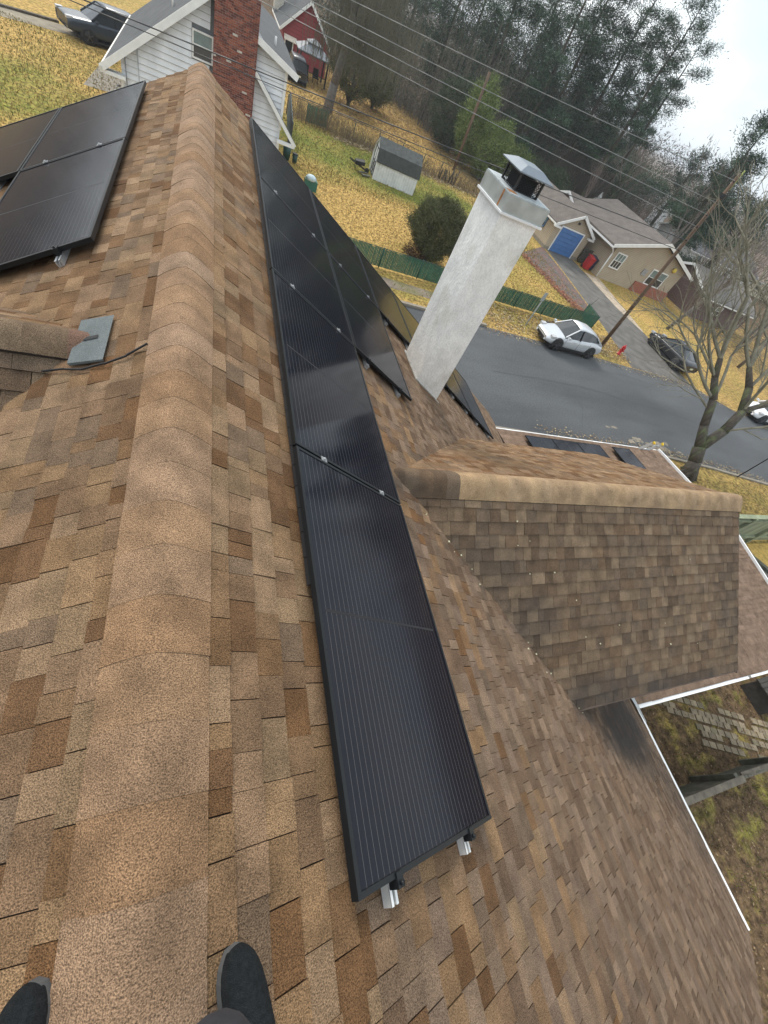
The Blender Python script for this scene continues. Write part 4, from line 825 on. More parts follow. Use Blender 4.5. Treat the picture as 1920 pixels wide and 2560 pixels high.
# ---------------------------------------------------------------- generic gable house
def gable(name, label, x0, x1, y0, y1, ze, zr, axis, wm, rm, ov=.35, zg=G, tm=None, cat='house'):
    t = thing(name, ((x0 + x1) / 2, (y0 + y1) / 2, zg), label, cat); tm = tm or white_paint
    if axis == 'y':
        xm = (x0 + x1) / 2; part('wall', wm, t, lambda b: b.prism([(x0, y0, zg), (x1, y0, zg), (x1, y0, ze), (xm, y0, zr), (x0, y0, ze)], (0, y1 - y0, 0)))
        sl = (zr - ze) / (xm - x0)
        for s, xe in ((-1, x0 - ov), (1, x1 + ov)):
            part('roof_slope', rm, t, lambda b: b.prism([(xm, y0 - ov, zr + .04), (xe, y0 - ov, ze - ov * sl + .04), (xe, y0 - ov, ze - ov * sl + .16), (xm, y0 - ov, zr + .18)], (0, y1 - y0 + 2 * ov, 0)))
            for yy in (y0 - ov - .02, y1 + ov + .02): part('rake_board', tm, t, lambda b: b.bar((xm, yy, zr + .05), (xe, yy, ze - ov * sl + .05), .04, .22))
            part('gutter', tm, t, lambda b: b.box((xe - .06, y0 - ov, ze - ov * sl - .04), (xe + .06, y1 + ov, ze - ov * sl + .08)))
    else:
        ym = (y0 + y1) / 2; part('wall', wm, t, lambda b: b.prism([(x0, y0, zg), (x0, y1, zg), (x0, y1, ze), (x0, ym, zr), (x0, y0, ze)], (x1 - x0, 0, 0)))
        sl = (zr - ze) / (ym - y0)
        for s, ye in ((-1, y0 - ov), (1, y1 + ov)):
            part('roof_slope', rm, t, lambda b: b.prism([(x0 - ov, ym, zr + .04), (x0 - ov, ye, ze - ov * sl + .04), (x0 - ov, ye, ze - ov * sl + .16), (x0 - ov, ym, zr + .18)], (x1 - x0 + 2 * ov, 0, 0)))
            for xx in (x0 - ov - .02, x1 + ov + .02): part('rake_board', tm, t, lambda b: b.bar((xx, ym, zr + .05), (xx, ye, ze - ov * sl + .05), .04, .22))
            part('gutter', tm, t, lambda b: b.box((x0 - ov, ye - .06, ze - ov * sl - .04), (x1 + ov, ye + .06, ze - ov * sl + .08)))
    return t
def siding(name, col, pitch):
    mt = mat(name, col, .75, var=.06, scale=1.5)
    t = mt.node_tree; l = t.links.new; b = t.nodes['Principled BSDF']; cur = b.inputs['Base Color'].links[0].from_socket
    g = N(t, 'ShaderNodeNewGeometry'); s = N(t, 'ShaderNodeSeparateXYZ'); l(g.outputs['Position'], s.inputs[0]); a = N(t, 'ShaderNodeMath', operation='DIVIDE'); l(s.outputs[2], a.inputs[0]); a.inputs[1].default_value = pitch
    f = N(t, 'ShaderNodeMath', operation='FRACT'); l(a.outputs[0], f.inputs[0]); bp = N(t, 'ShaderNodeBump'); bp.invert = True; bp.inputs['Distance'].default_value = .03; l(f.outputs[0], bp.inputs['Height']); l(bp.outputs[0], b.inputs['Normal'])
    lt = N(t, 'ShaderNodeMath', operation='LESS_THAN'); l(f.outputs[0], lt.inputs[0]); lt.inputs[1].default_value = .12
    mx_ = N(t, 'ShaderNodeMix', data_type='RGBA'); l(lt.outputs[0], mx_.inputs[0]); l(cur, mx_.inputs[6]); mx_.inputs[7].default_value = tuple(c * .6 for c in col) + (1,); l(mx_.outputs[2], b.inputs['Base Color']); return mt
tan = siding('tan_siding', (.42, .34, .24), .13); tanroof = mat('taupe_shingle_roof', (.135, .115, .10), .95, var=.2, scale=1.5, grain=.25, gscale=14)
# garage with blue door
ga = gable('garage', 'tan garage with a blue door at the end of the driveway', 28.55, 32.75, 36.76, 44.5, -5.45, -4.35, 'y', tan, tanroof, .28)
dr = part('garage_door', mat('blue_door', (.045, .13, .33), .5, var=.08), ga, lambda b: b.box((29.2, 36.70, G + .02), (31.85, 36.75, -5.6)))
for i in range(6):
    z0 = G + .03 + i * .33; part('door_panel', mat('blue_door_panel', (.06, .16, .38), .45, var=.1, scale=2), dr, lambda b: b.box((29.24, 36.66, z0), (31.81, 36.698, z0 + .30)))
part('door_frame', white_paint, ga, lambda b: [b.box((29.1, 36.66, G), (29.195, 36.75, -5.5)), b.box((31.855, 36.66, G), (31.95, 36.75, -5.5)), b.box((29.195, 36.66, -5.595), (31.855, 36.75, -5.5))])
part('eave_box', white_paint, ga, lambda b: [b.box((28.2, 36.42, -5.75), (28.9, 36.74, -5.60)), b.box((32.4, 36.42, -5.75), (33.1, 36.74, -5.60))])
part('lamp', dark, ga, lambda b: b.box((30.55, 36.6, -5.0), (30.7, 36.75, -4.85)))
window(ga, (28.50, 39.2, -6.5), .9, .8, ax=(0, -1, 0), nrm=(-1, 0, 0), rows=2, fm=mat('blue_window_frame', (.08, .18, .35), .5))
part('foundation', conc, ga, lambda b: b.box((28.51, 36.74, G), (32.79, 44.6, G + .25)))
# tan house right of the driveway (gable facing the street side)
th_ = thing('tan_house', (37.6, 38, G), 'tan sided house with double windows and a brick base beside the driveway', 'house')
part('wall', tan, th_, lambda b: b.prism([(33.9, 34.3, G), (43.6, 34.3, G), (43.6, 34.3, -4.7), (38.9, 34.3, -3.35), (33.9, 34.3, -4.72)], (0, 9.0, 0)))
for xe, ze in ((32.95, -4.85), (44.7, -4.9)):
    part('roof_slope', tanroof, th_, lambda b: b.prism([(38.9, 33.85, -3.2), (xe, 33.85, ze), (xe, 33.85, ze + .12), (38.9, 33.85, -3.06)], (0, 9.8, 0)))
    part('rake_board', white_paint, th_, lambda b: b.bar((38.9, 33.82, -3.2), (xe, 33.82, ze), .05, .26))
part('downspout', white_paint, th_, lambda b: b.path([(33.0, 33.9, -4.95), (33.7, 34.2, -5.4), (33.82, 34.22, G + .1)], [.06] * 3, 5))
part('gutter', white_metal, th_, lambda b: b.box((32.85, 33.8, -5.0), (33.02, 43.6, -4.88)))
window(th_, (34.35, 34.28, -6.5), 1.25, 1.32, rows=2, cols=3, fr=.09)
window(th_, (39.6, 34.28, -6.7), 1.1, 1.4, rows=2, cols=1, fr=.09); window(th_, (40.8, 34.28, -6.7), 1.1, 1.4, rows=2, cols=1, fr=.09)
part('brick_base', mat('brick_base', (.30, .11, .07), .9, var=.35, scale=9), th_, lambda b: b.box((38.6, 34.12, G), (43.62, 34.29, -6.72)))
part('vent', mat('grey_vent', (.3, .3, .3), .6), th_, lambda b: b.box((38.5, 34.2, -6.1), (39.1, 34.29, -5.6)))
part('lamp', mat('yellow_lamp', (.65, .5, .08), .6), th_, lambda b: b.lathe((41.9, 34.1, -5.0), [(.05, 0), (.2, .1), (.18, .35), (.05, .42)], 8))
# link roof behind and shed-roofed parts
lk = gable('breezeway', 'low taupe roofed breezeway between the garage and the tan house', 33.6, 37.8, 41.0, 47.0, -5.3, -4.3, 'x', mat('brown_boards', (.12, .08, .06), .9, var=.3), tanroof, .3, cat='building')
for (x, y_), c_, lb in (((33.0, 35.3), (.42, .02, .02), 'red wheeled bin between the garage and the tan house'), ((33.75, 35.6), (.03, .035, .08), 'dark blue wheeled bin right of the red bin')):
    t_ = thing('wheeled_bin', (x, y_, G), lb, 'bin'); m_ = mat('bin_' + str(c_[0]), c_, .45, var=.05)
    part('tub', m_, t_, lambda b: b.prism([(x - .24, y_ - .26, G + .08), (x + .24, y_ - .26, G + .08), (x + .29, y_ - .36, G + 1.0), (x - .29, y_ - .36, G + 1.0)], (0, .62, 0)))
    part('lid', m_, t_, lambda b: b.prism([(x - .31, y_ - .42, G + 1.0), (x + .31, y_ - .42, G + 1.0), (x + .31, y_ + .34, G + 1.12), (x - .31, y_ + .34, G + 1.12)], (0, 0, .05)))
    part('wheel', tyre_m, t_, lambda b: b.lathe((x - .3, y_ + .3, G + .12), [(.12, 0), (.12, .06)], 10, axis=(1, 0, 0))); part('wheel', tyre_m, t_, lambda b: b.lathe((x + .24, y_ + .3, G + .12), [(.12, 0), (.12, .06)], 10, axis=(1, 0, 0)))
pf = thing('picket_fence', (33, 36.8, G), 'brown picket gate between the garage and the bins', 'fence')
for i in range(9): part('picket', wood_grey, pf, lambda b: b.box((32.85 + i * .16, 36.55, G), (32.95 + i * .16, 36.6, G + 1.25)))
part('rail', wood_grey, pf, lambda b: [b.box((32.8, 36.605, G + .3), (34.3, 36.65, G + .4)), b.box((32.8, 36.605, G + 1.0), (34.3, 36.65, G + 1.1))])
blu = thing('covered_barrel', (36.2, 40.0, G), 'teal covered barrel in the gap behind the bins', 'barrel'); part('drum', mat('teal_plastic', (.03, .12, .16), .5), blu, lambda b: b.lathe((36.2, 40, G), [(.45, 0), (.5, .5), (.45, 1.1)], 14)); part('lid', dark, blu, lambda b: b.lathe((36.2, 40, G + 1.1), [(.5, 0), (.3, .12)], 14))
cu = thing('cupola_birdhouse', (48.3, 57.5, -6.5), 'small white cupola shaped birdhouse on a post behind the garage roof', 'birdhouse')
part('box', white_paint, cu, lambda b: b.box((47.8, 57, -6.6), (48.9, 58, -5.7))); part('roof', white_paint, cu, lambda b: b.lathe((48.35, 57.5, -5.7), [(.85, 0), (.3, .5), (.03, 1.2)], 4)); part('post', white_paint, cu, lambda b: b.box((48.25, 57.4, G), (48.45, 57.6, -6.6)))
# ---------------------------------------------------------------- red house, gazebo
red = siding('red_siding', (.27, .035, .04), .28)
rh = gable('red_house', 'dark red house with white trim and grey roof behind the gazebo', 6.75, 11.6, 66, 76, -5.15, -2.75, 'y', red, roofg, .35)
window(rh, (7.0, 65.98, -7.3), .95, 1.5, rows=1, fr=.1)
part('awning', mat('striped_awning', (.7, .62, .52), .7, var=.2, scale=9), rh, lambda b: b.prism([(6.9, 65.95, -5.7), (8.2, 65.95, -5.7), (8.2, 65.5, -6.0), (6.9, 65.5, -6.0)], (0, 0, .06)))
window(rh, (9.7, 65.98, -5.95), .75, .8, rows=2, cols=2, fr=.1)
window(rh, (11.65, 69, -6.2), 1, 1, ax=(0, 1, 0), nrm=(1, 0, 0))
part('chimney', mat('pale_chimney', (.5, .49, .44), .9, var=.2), rh, lambda b: b.box((6.3, 74, -5), (7.3, 75, 0)))
gz = thing('gazebo', (9.3, 61.5, G), 'dark metal gazebo with grey two tier roof beside the red house', 'gazebo'); gzm = mat('gazebo_roof', (.17, .19, .21), .5, var=.15, scale=6)
for p in ((8.1, 60.6), (10.9, 60.6), (8.1, 63.2), (10.9, 63.2)): part('post', dark, gz, lambda b: b.box((p[0] - .07, p[1] - .07, G), (p[0] + .07, p[1] + .07, -5.6)))
def gzr(b, x0, x1, y0, y1, z0, k, z1):
    P = [(x0, y0), (x1, y0), (x1, y1), (x0, y1)]; Q = [(x0 + k, y0 + k), (x1 - k, y0 + k), (x1 - k, y1 - k), (x0 + k, y1 - k)]
    b.add([(*p, z0) for p in P] + [(*q, z1) for q in Q] + [(*p, z0 - .08) for p in P], [(0, 1, 5, 4), (1, 2, 6, 5), (2, 3, 7, 6), (3, 0, 4, 7), (4, 5, 6, 7), (0, 8, 9, 1), (1, 9, 10, 2), (2, 10, 11, 3), (3, 11, 8, 0)])
part('roof', gzm, gz, lambda b: gzr(b, 7.8, 11.2, 60.3, 63.5, -5.55, 1.1, -4.95)); part('roof_top', gzm, gz, lambda b: gzr(b, 8.75, 10.25, 61.2, 62.6, -4.9, .65, -4.6))
part('beam', dark, gz, lambda b: [b.box((8.0, 60.55, -5.7), (11, 60.65, -5.6)), b.box((8.05, 60.6, -6.9), (10.95, 60.64, -6.85))])
for (x, y_, lb) in ((8.9, 61.2, 'dark patio chair at the left inside the gazebo'), (10.0, 61.4, 'dark patio chair at the right inside the gazebo')):
    t_ = thing('patio_chair', (x, y_, G), lb, 'chair'); part('seat', dark, t_, lambda b: b.box((x - .3, y_ - .3, G + .4), (x + .3, y_ + .3, G + .48))); part('backrest', dark, t_, lambda b: b.box((x - .3, y_ + .25, G + .48), (x + .3, y_ + .31, G + 1.1)))
    for dx in (-.27, .23):
        for dy in (-.27, .23): part('leg', dark, t_, lambda b: b.box((x + dx, y_ + dy, G), (x + dx + .04, y_ + dy + .04, G + .4)))
# ---------------------------------------------------------------- houses beyond the trees
wsd = siding('pale_siding', (.60, .60, .57), .3); groof = mat('slate_grey_roof', (.12, .12, .13), .95, var=.2, scale=1)
h = gable('pale_house', 'pale house with dark grey roof among the bare trees left of the ivy covered trunk', 51.5, 56.0, 73, 84, -4.6, -2.7, 'y', wsd, groof, .4)
window(h, (52.3, 72.98, -5.9), .9, 1.2, rows=2); window(h, (53.9, 72.98, -5.9), .9, 1.2, rows=2); window(h, (53.2, 72.98, -4.5), .7, .8, rows=2)
part('wing', wsd, h, lambda b: b.box((46.5, 76.0, G), (51.4, 83, -4.3))); part('wing_roof', groof, h, lambda b: b.prism([(46, 75.5, -4.3), (46, 79.5, -2.4), (46, 83.5, -4.3)], (5.4, 0, 0)))
part('chimney', white_paint, h, lambda b: b.box((49.5, 79, -3), (50.3, 79.8, -1.2)))
h = gable('pale_house', 'pale gabled house half hidden by brown twigs right of the ivy covered trunk', 62, 68, 78, 88, -4.4, -2.0, 'y', wsd, groof, .4); window(h, (63, 77.98, -6), 1, 1.3, rows=2); window(h, (65.4, 77.98, -6), 1, 1.3, rows=2)
h = gable('white_outbuilding', 'bright white gabled house front behind the tan house with dark pine before it', 69.5, 76.5, 72, 82, -4.6, -2.2, 'y', mat('bright_white_siding', (.74, .75, .76), .7, var=.06), groof, .3); window(h, (71, 71.98, -6), .9, 1.2, rows=2); window(h, (74, 71.98, -6), .9, 1.2, rows=2); window(h, (72.6, 71.98, -4.2), .7, .8, rows=2)
h = gable('white_bungalow', 'white low house with grey roof behind the utility pole', 66, 84, 54, 62, -5.2, -3.4, 'x', wsd, groof, .4)
for i in range(4): window(h, (68 + i * 4, 53.98, -6.6), 1.1, 1.1, rows=2)
h = gable('cream_bungalow', 'cream walled house with tan roof at the far right behind branches', 86, 98, 56, 66, -5.2, -2.9, 'x', mat('cream_wall', (.62, .56, .40), .8), mat('tan_roof', (.28, .21, .16), .95, var=.2), .4)
for i in range(3): window(h, (88 + i * 3.4, 55.98, -6.6), 1.1, 1.1, rows=2)
h = gable('brown_outbuilding', 'small dark brick building with grey roof right of the tan house', 47, 56, 33, 40, -5.4, -4.1, 'x', mat('brick_wall_far', (.13, .085, .075), .9, var=.3, scale=8), mat('grey_taupe_roof', (.17, .155, .14), .95, var=.2, scale=1), .4); window(h, (50, 32.98, -6.7), 1, .9, rows=2)
# ---------------------------------------------------------------- street furniture
hy = thing('fire_hydrant', (26.2, 20.15, G), 'red fire hydrant on the verge right of the utility pole', 'hydrant'); redm = mat('hydrant_red', (.5, .02, .025), .45, var=.1)
part('barrel', redm, hy, lambda b: b.lathe((26.2, 20.15, G), [(.15, 0), (.15, .05), (.10, .06), (.10, .42), (.14, .44), (.14, .5)], 12)); part('bonnet', redm, hy, lambda b: b.lathe((26.2, 20.15, G + .5), [(.13, 0), (.10, .1), (.03, .16), (.03, .22)], 12))
for a in ((1, 0, 0), (-1, 0, 0), (0, -1, 0)): part('outlet', redm, hy, lambda b: b.lathe(Vector((26.2, 20.15, G + .34)) + Vector(a) * .09, [(.055, 0), (.055, .08), (.03, .1)], 8, axis=a))
sg = thing('street_sign', (18.05, 20.6, G), 'narrow street sign on a grey post seen edge on by the green fence', 'sign')
part('post', steel, sg, lambda b: b.box((18.02, 20.57, G), (18.08, 20.63, -5.6))); part('plate', steel, sg, lambda b: b.obox((17.82, 20.50, -6.02), (.36, .14, 0), (.003, -.009, 0), (0, 0, .46)))
sg = thing('street_post', (26.9, 27.6, G), 'thin grey post leaning over the garden bed by the driveway', 'post'); part('post', wood_grey, sg, lambda b: b.tube((27.0, 26.0, G), (28.6, 27.2, -7.0), .04))
up = thing('utility_pole', (24.37, 20.25, G), 'tall brown wooden utility pole behind the silver car', 'pole'); pm = mat('pole_wood', (.13, .085, .055), .9, var=.3, scale=4, stretch=(1, 1, .2))
def PP(z): t = (z - G) / (2.15 - G); return Vector((24.37 - .60 * t, 20.25, z))
part('shaft', pm, up, lambda b: b.tube(PP(G), PP(2.15), .13, .085, 10)); part('pole_cap', mat('yellow_green_sleeve', (.35, .42, .12), .6), up, lambda b: b.tube(PP(1.5) + Vector((.13, 0, 0)), PP(2.3) + Vector((.13, 0, 0)), .04, .04, 6))
part('insulator', dark, up, lambda b: [b.tube(PP(z) + Vector((-.1, -.1, 0)), PP(z) + Vector((-.3, -.25, 0)), .04) for z in (1.8, .9, .35, -.2, -.85, -1.35)])
part('bracket', dark, up, lambda b: b.box(tuple(PP(1.2) - Vector((.3, .2, .1))), tuple(PP(1.2) + Vector((.1, -.05, .1)))))
def fpole(name, x, y_, z1, lb, lean=0): 
    t = thing(name, (x, y_, G), lb, 'pole'); part('shaft', pm, t, lambda b: b.tube((x, y_, G), (x + lean, y_, z1), .16, .13, 8)); return t
fpole('utility_pole', 23.6, 50.6, -.10, 'weathered wooden pole standing before the dark evergreens', -.3)
fpole('utility_pole', 62, 72, 1.8, 'thin distant pole standing above the brown treetops')
wm_ = mat('overhead_wire', (.035, .035, .035), .5, var=0); wl_ = mat('bare_wire', (.22, .23, .22), .5, var=0)
def wire(p, q, r, lb, mt, t=1.5, sag=.15, y0=.0):
    p, q = Vector(p), Vector(q); q = p + (q - p) * t; b = MB(); n = 24; pts = []
    for i in range(n + 1): s = i / n; v = p.lerp(q, s); v.z -= sag * 4 * s * (1 - s); pts.append(v)
    b.path(pts, [r] * (n + 1), 5); o = b.build('overhead_wire', mt, org=tuple(p)); return tag(o, lb, 'wire', 'overhead wires running to the utility pole')
wire((23.55, 20.05, 1.85), (5.14, 24, .62), .012, 'topmost thin wire from the utility pole top across the evergreens', wl_)
wire((23.6, 20.05, .9), (1.25, 24, .02), .012, 'second highest thin wire from the utility pole', wl_)
wire((23.65, 20.05, .38), (.3, 24, -.28), .012, 'third highest thin wire from the utility pole', wl_)
wire((23.7, 20.05, -.2), (-.35, 24, -.55), .012, 'lowest of the pale thin wires from the utility pole', wl_)
wire((23.75, 20.05, -.85), (-3.64, 24, -2.56), .022, 'thick black cable passing before the white house window', wm_)
wire((23.8, 20.05, -1.35), (-4.0, 24, -2.72), .016, 'thinner black cable just below the thick one', wm_)
bp_ = thing('lamp_post', (28.05, 9.37, G), 'thin black post standing by the kerb at the right frame edge', 'post'); part('shaft', dark, bp_, lambda b: b.tube((28.05, 9.37, G), (28.1, 9.3, -4.6), .03)); part('lantern', dark, bp_, lambda b: b.lathe((28.1, 9.3, -4.6), [(.08, 0), (.16, .1), (.14, .4), (.02, .5)], 8))
# ladder
ld = thing('ladder', (12.9, 8.0, G), 'aluminium extension ladder with yellow tips against the far gutter', 'ladder'); yel = mat('yellow_plastic', (.75, .5, .02), .5)
LA, LB = Vector((13.15, 8.1, G)), Vector((13.35, 6.75, -4.0)); lw_ = Vector((.43, 0, 0))
for k_ in (0, 1): part('rail', alu, ld, lambda b: b.bar(LA + lw_ * k_, LB + lw_ * k_, .05, .09, up=(0, 1, 0))); part('tip', yel, ld, lambda b: b.bar(LB + lw_ * k_ - (LB - LA).normalized() * .03, LB + lw_ * k_ + (LB - LA).normalized() * .05, .05, .09, up=(0, 1, 0)))
for i in range(12): part('rung', alu, ld, lambda b: b.tube(LA.lerp(LB, (i + .6) / 12), LA.lerp(LB, (i + .6) / 12) + lw_, .016))

# ---------------------------------------------------------------- right-hand side yard: pavers, fences, beds
def pav():
    root = thing('paver_path', (13.5, -.9, G), 'path of old beige pavers in the side yard below the white gutter', 'path'); pvs = mat('beige_paver', attr=True, rough=.9, var=.25, scale=6, grain=.15, gscale=40)
    n = 0
    for i in range(22):
        for j in range(8):
            u, v = i * .27, j * .21; x = 11.6 + u * .93 + v * .3 + (.12 if j % 2 else 0); y_ = -.15 + v * .93 - u * .36 - 1.2 + .5
            if not (11.4 < x < 17.6) or y_ > -.1 or (i < 6 and j < 3) or j > 5 or rnd() < .12: continue
            s = U(.65, 1.0); c = (.27 * s, .215 * s, .14 * s) if rnd() < .7 else (.20 * s, .165 * s, .10 * s); n += 1
            b = MB(); a = Vector((.215, -.085, 0)); d = Vector((.055, .155, 0)); b.obox((x, y_, G + .005), a, d, (0, 0, .03 + U(0, .012)), tone=c); b.build('paver', pvs, root)
pav()
of = thing('board_fence', (12.5, -2.1, G), 'weathered low board fence seen from above in the side yard', 'fence')
for i in range(26):
    x = 9.4 + i * .19; part('board', wood_grey, of, lambda b: b.box((x, -2.0 - (x - 9.4) * .035, G + .05), (x + .17, -1.975 - (x - 9.4) * .035, -6.45 + U(-.03, .02))))
part('rail', mat('mossy_rail', (.12, .105, .08), .9, var=.3), of, lambda b: [b.bar((9.3, -2.04, -6.42), (12.2, -2.10, -6.42), .14, .05), b.bar((12.3, -2.06, -6.50), (14.4, -2.14, -6.40), .14, .05)])
for i in range(3): part('post', wood_grey, of, lambda b: b.box((9.6 + i * 2.3, -1.97 - i * .08, G), (9.72 + i * 2.3, -1.86 - i * .08, -6.4)))
dk = thing('wooden_step', (16.6, -.6, G), 'dark weathered timber platform at the right frame edge below the gutter', 'platform')
for i in range(7): part('board', mat('dark_wet_boards', (.045, .04, .034), .9, var=.3), dk, lambda b: b.box((16.3, -1.25 + i * .145, -7.0), (18.6, -1.12 + i * .145, -6.95)))
part('frame', mat('dark_wet_boards'), dk, lambda b: b.box((16.4, -1.2, G), (18.5, -.3, -7.01)))
gw = thing('wooden_fence', (20, 5.2, G), 'tall pale green weathered board fence beyond the cross gable end', 'fence'); gwm = mat('green_grey_boards', (.24, .27, .17), .9, var=.25, scale=3, stretch=(1, 1, .3))
for i in range(62):
    x = 15.2 + i * .19; part('board', gwm, gw, lambda b: b.box((x, 5.18, G + .05), (x + .175, 5.205, -5.75 + U(-.02, .02))))
part('rail', gwm, gw, lambda b: [b.box((15.2, 5.08, -5.95), (27, 5.17, -5.86)), b.box((15.2, 5.08, -7.2), (27, 5.17, -7.1)), b.box((15.2, 5.10, -5.72), (27, 5.3, -5.69))])
for i in range(5): part('post', gwm, gw, lambda b: b.box((15.4 + i * 2.7, 5.05, G), (15.53 + i * 2.7, 5.17, -5.7)))
sheet('garden_bed', [(15.2, .4), (24, .8), (24.5, 5.0), (15.2, 5.0)], G + .012, mat('leafy_bed', (.14, .075, .045), .95, var=.5, scale=5, grain=.4, gscale=18))
scatter('fallen_leaves', 'rust coloured leaves covering the bed beside the low roof', lambda: (U(15.3, 23.5), U(.9, 5)), 1500, .06, RL)
bx = thing('log_border', (22.5, 3.5, G), 'dark timber border beside the yellow grass strip at the right frame edge', 'border')
for i in range(3): part('timber', wood_grey, bx, lambda b: b.bar((21.0 + i * .35, 5.0, G + .1 + i * .1), (24.2 + i * .35, .2, G + .1 + i * .1), .22, .2))
sheet('lawn_strip', [(21.9, 5.0), (26, 5.0), (28, 1), (25, .2)], G + .016, mat('straw_strip', (.55, .36, .09), .95, var=.3, scale=4, grain=.2, gscale=20))
# ---------------------------------------------------------------- trees
def branch(b, p, d, ln, r, depth, spread=.55, n=3, up=.12, sides=5, minr=.004, tone=None):
    if depth < 0 or r < minr: return
    segs = 3 if depth > 1 else 2; q = Vector(p); dd = Vector(d).normalized(); rr = r
    for i in range(segs):
        nd = (dd + Vector((U(-1, 1), U(-1, 1), U(-.6, 1))) * .14 + Vector((0, 0, up * .4))).normalized(); e_ = q + nd * (ln / segs); r2 = rr * (.93 if i < segs - 1 else .86)
        b.tube(q, e_, max(rr, .009), max(r2, .008), sides if rr > .02 else 3, False, tone); q, dd, rr = e_, nd, r2
        if depth >= 1 and rnd() < .75:
            ax = dd.orthogonal().normalized(); ax.rotate(Matrix.Rotation(U(0, 6.28), 3, dd)); branch(b, q, (dd + ax * spread * U(.9, 1.6)).normalized(), ln * U(.45, .75), rr * .5, depth - 1, spread, n, up, sides, minr, tone)
    for i in range(n):
        ax = dd.orthogonal().normalized(); ax.rotate(Matrix.Rotation(U(0, 6.28), 3, dd)); branch(b, q, (dd + ax * spread * U(.4, 1.2) + Vector((0, 0, up))).normalized(), ln * U(.62, .85), rr * U(.62, .82), depth - 1, spread, n, up, sides, minr, tone)
# big bare tree by the near kerb
bt = thing('bare_tree', (23.2, 9.3, G), 'large bare forked tree beside the near kerb, trunk mossy and leaning over the road', 'tree')
tb = MB(); Rb = [(23.1, 9.15, G), (23.15, 9.5, -7.0), (23.2, 10.0, -6.45)]; tb.path([Vector(p) for p in Rb], [.42, .30, .30], 12)
tb.path([Vector(p) for p in ((23.2, 10.0, -6.45), (23.0, 10.7, -5.6), (22.9, 11.4, -4.6), (22.75, 12.2, -3.9), (22.6, 12.7, -3.2))], [.24, .2, .18, .15, .12], 10)
tb.path([Vector(p) for p in ((23.2, 10.0, -6.45), (23.8, 10.2, -5.4), (24.5, 10.75, -4.5), (24.7, 11.6, -3.7), (24.6, 12.4, -3.1))], [.26, .22, .20, .17, .12], 10)
tb.path([Vector(p) for p in ((24.5, 10.75, -4.5), (25.4, 10.9, -4.15), (26.4, 11.0, -3.9))], [.16, .13, .10], 8)
for i in range(7):
    a = i * .9; tb.tube((23.1 + math.cos(a) * .45, 9.15 + math.sin(a) * .45, G - .05), (23.12, 9.2, G + .45), .12, .18, 6)
tb.build('trunk', bark, bt)
random.seed(21)
b = MB()
for p, d, ln, r in (((22.6, 12.7, -3.2), (-.1, .5, .9), 1.7, .11), ((22.9, 11.4, -4.6), (-.7, .9, .5), 1.6, .085), ((22.9, 11.4, -4.6), (.5, .8, .7), 1.5, .08), ((22.75, 12.2, -3.9), (-.9, .6, .6), 1.5, .075), ((24.6, 12.4, -3.1), (.1, .7, .8), 1.8, .11), ((24.7, 11.6, -3.7), (.8, .4, .8), 1.6, .085), ((26.4, 11.0, -3.9), (.8, .4, .5), 1.7, .09), ((24.5, 10.75, -4.5), (-.2, .1, 1), 1.7, .08), ((25.4, 10.9, -4.15), (.2, -.3, 1), 1.5, .08), ((22.9, 11.0, -5.0), (-.3, 1.4, .15), 1.5, .06), ((23.8, 10.2, -5.4), (.5, -.4, .6), 1.4, .06), ((22.75, 12.2, -3.9), (-.3, 1.3, .2), 1.6, .07), ((22.6, 12.7, -3.2), (-.6, .7, .6), 1.8, .09), ((22.6, 12.7, -3.2), (.5, .9, .6), 1.8, .09), ((24.6, 12.4, -3.1), (-.4, .9, .7), 1.8, .09), ((24.6, 12.4, -3.1), (.8, .9, .5), 1.9, .09), ((26.4, 11, -3.9), (.3, 1, .7), 1.8, .08)):
    branch(b, p, d, ln * 1.55, r * 1.0, 5, .66, 2, .04, 5, .0068)
b.build('crown', mat('bare_branches', (.20, .185, .135), .95, var=.3, scale=3), bt)
def bare(x, y_, hgt, lb, grp=None, seedn=0, col=None, depth=5, r=.16, sp=.5, mt=None):
    random.seed(seedn); t = thing('bare_tree', (x, y_, G), lb, 'tree', grp); b = MB(); p = Vector((x, y_, G)); q = p + Vector((U(-.4, .4), U(-.4, .4), hgt * .28)); b.tube(p, q, r, r * .75, 8); b.build('trunk', bark_grey, t)
    b = MB()
    for i in range(3): branch(b, q, (U(-.5, .5), U(-.5, .5), 1), hgt * .24, r * .6, depth, sp, 2, .14, 4, .006)
    b.build('crown', mt or twig, t); return t
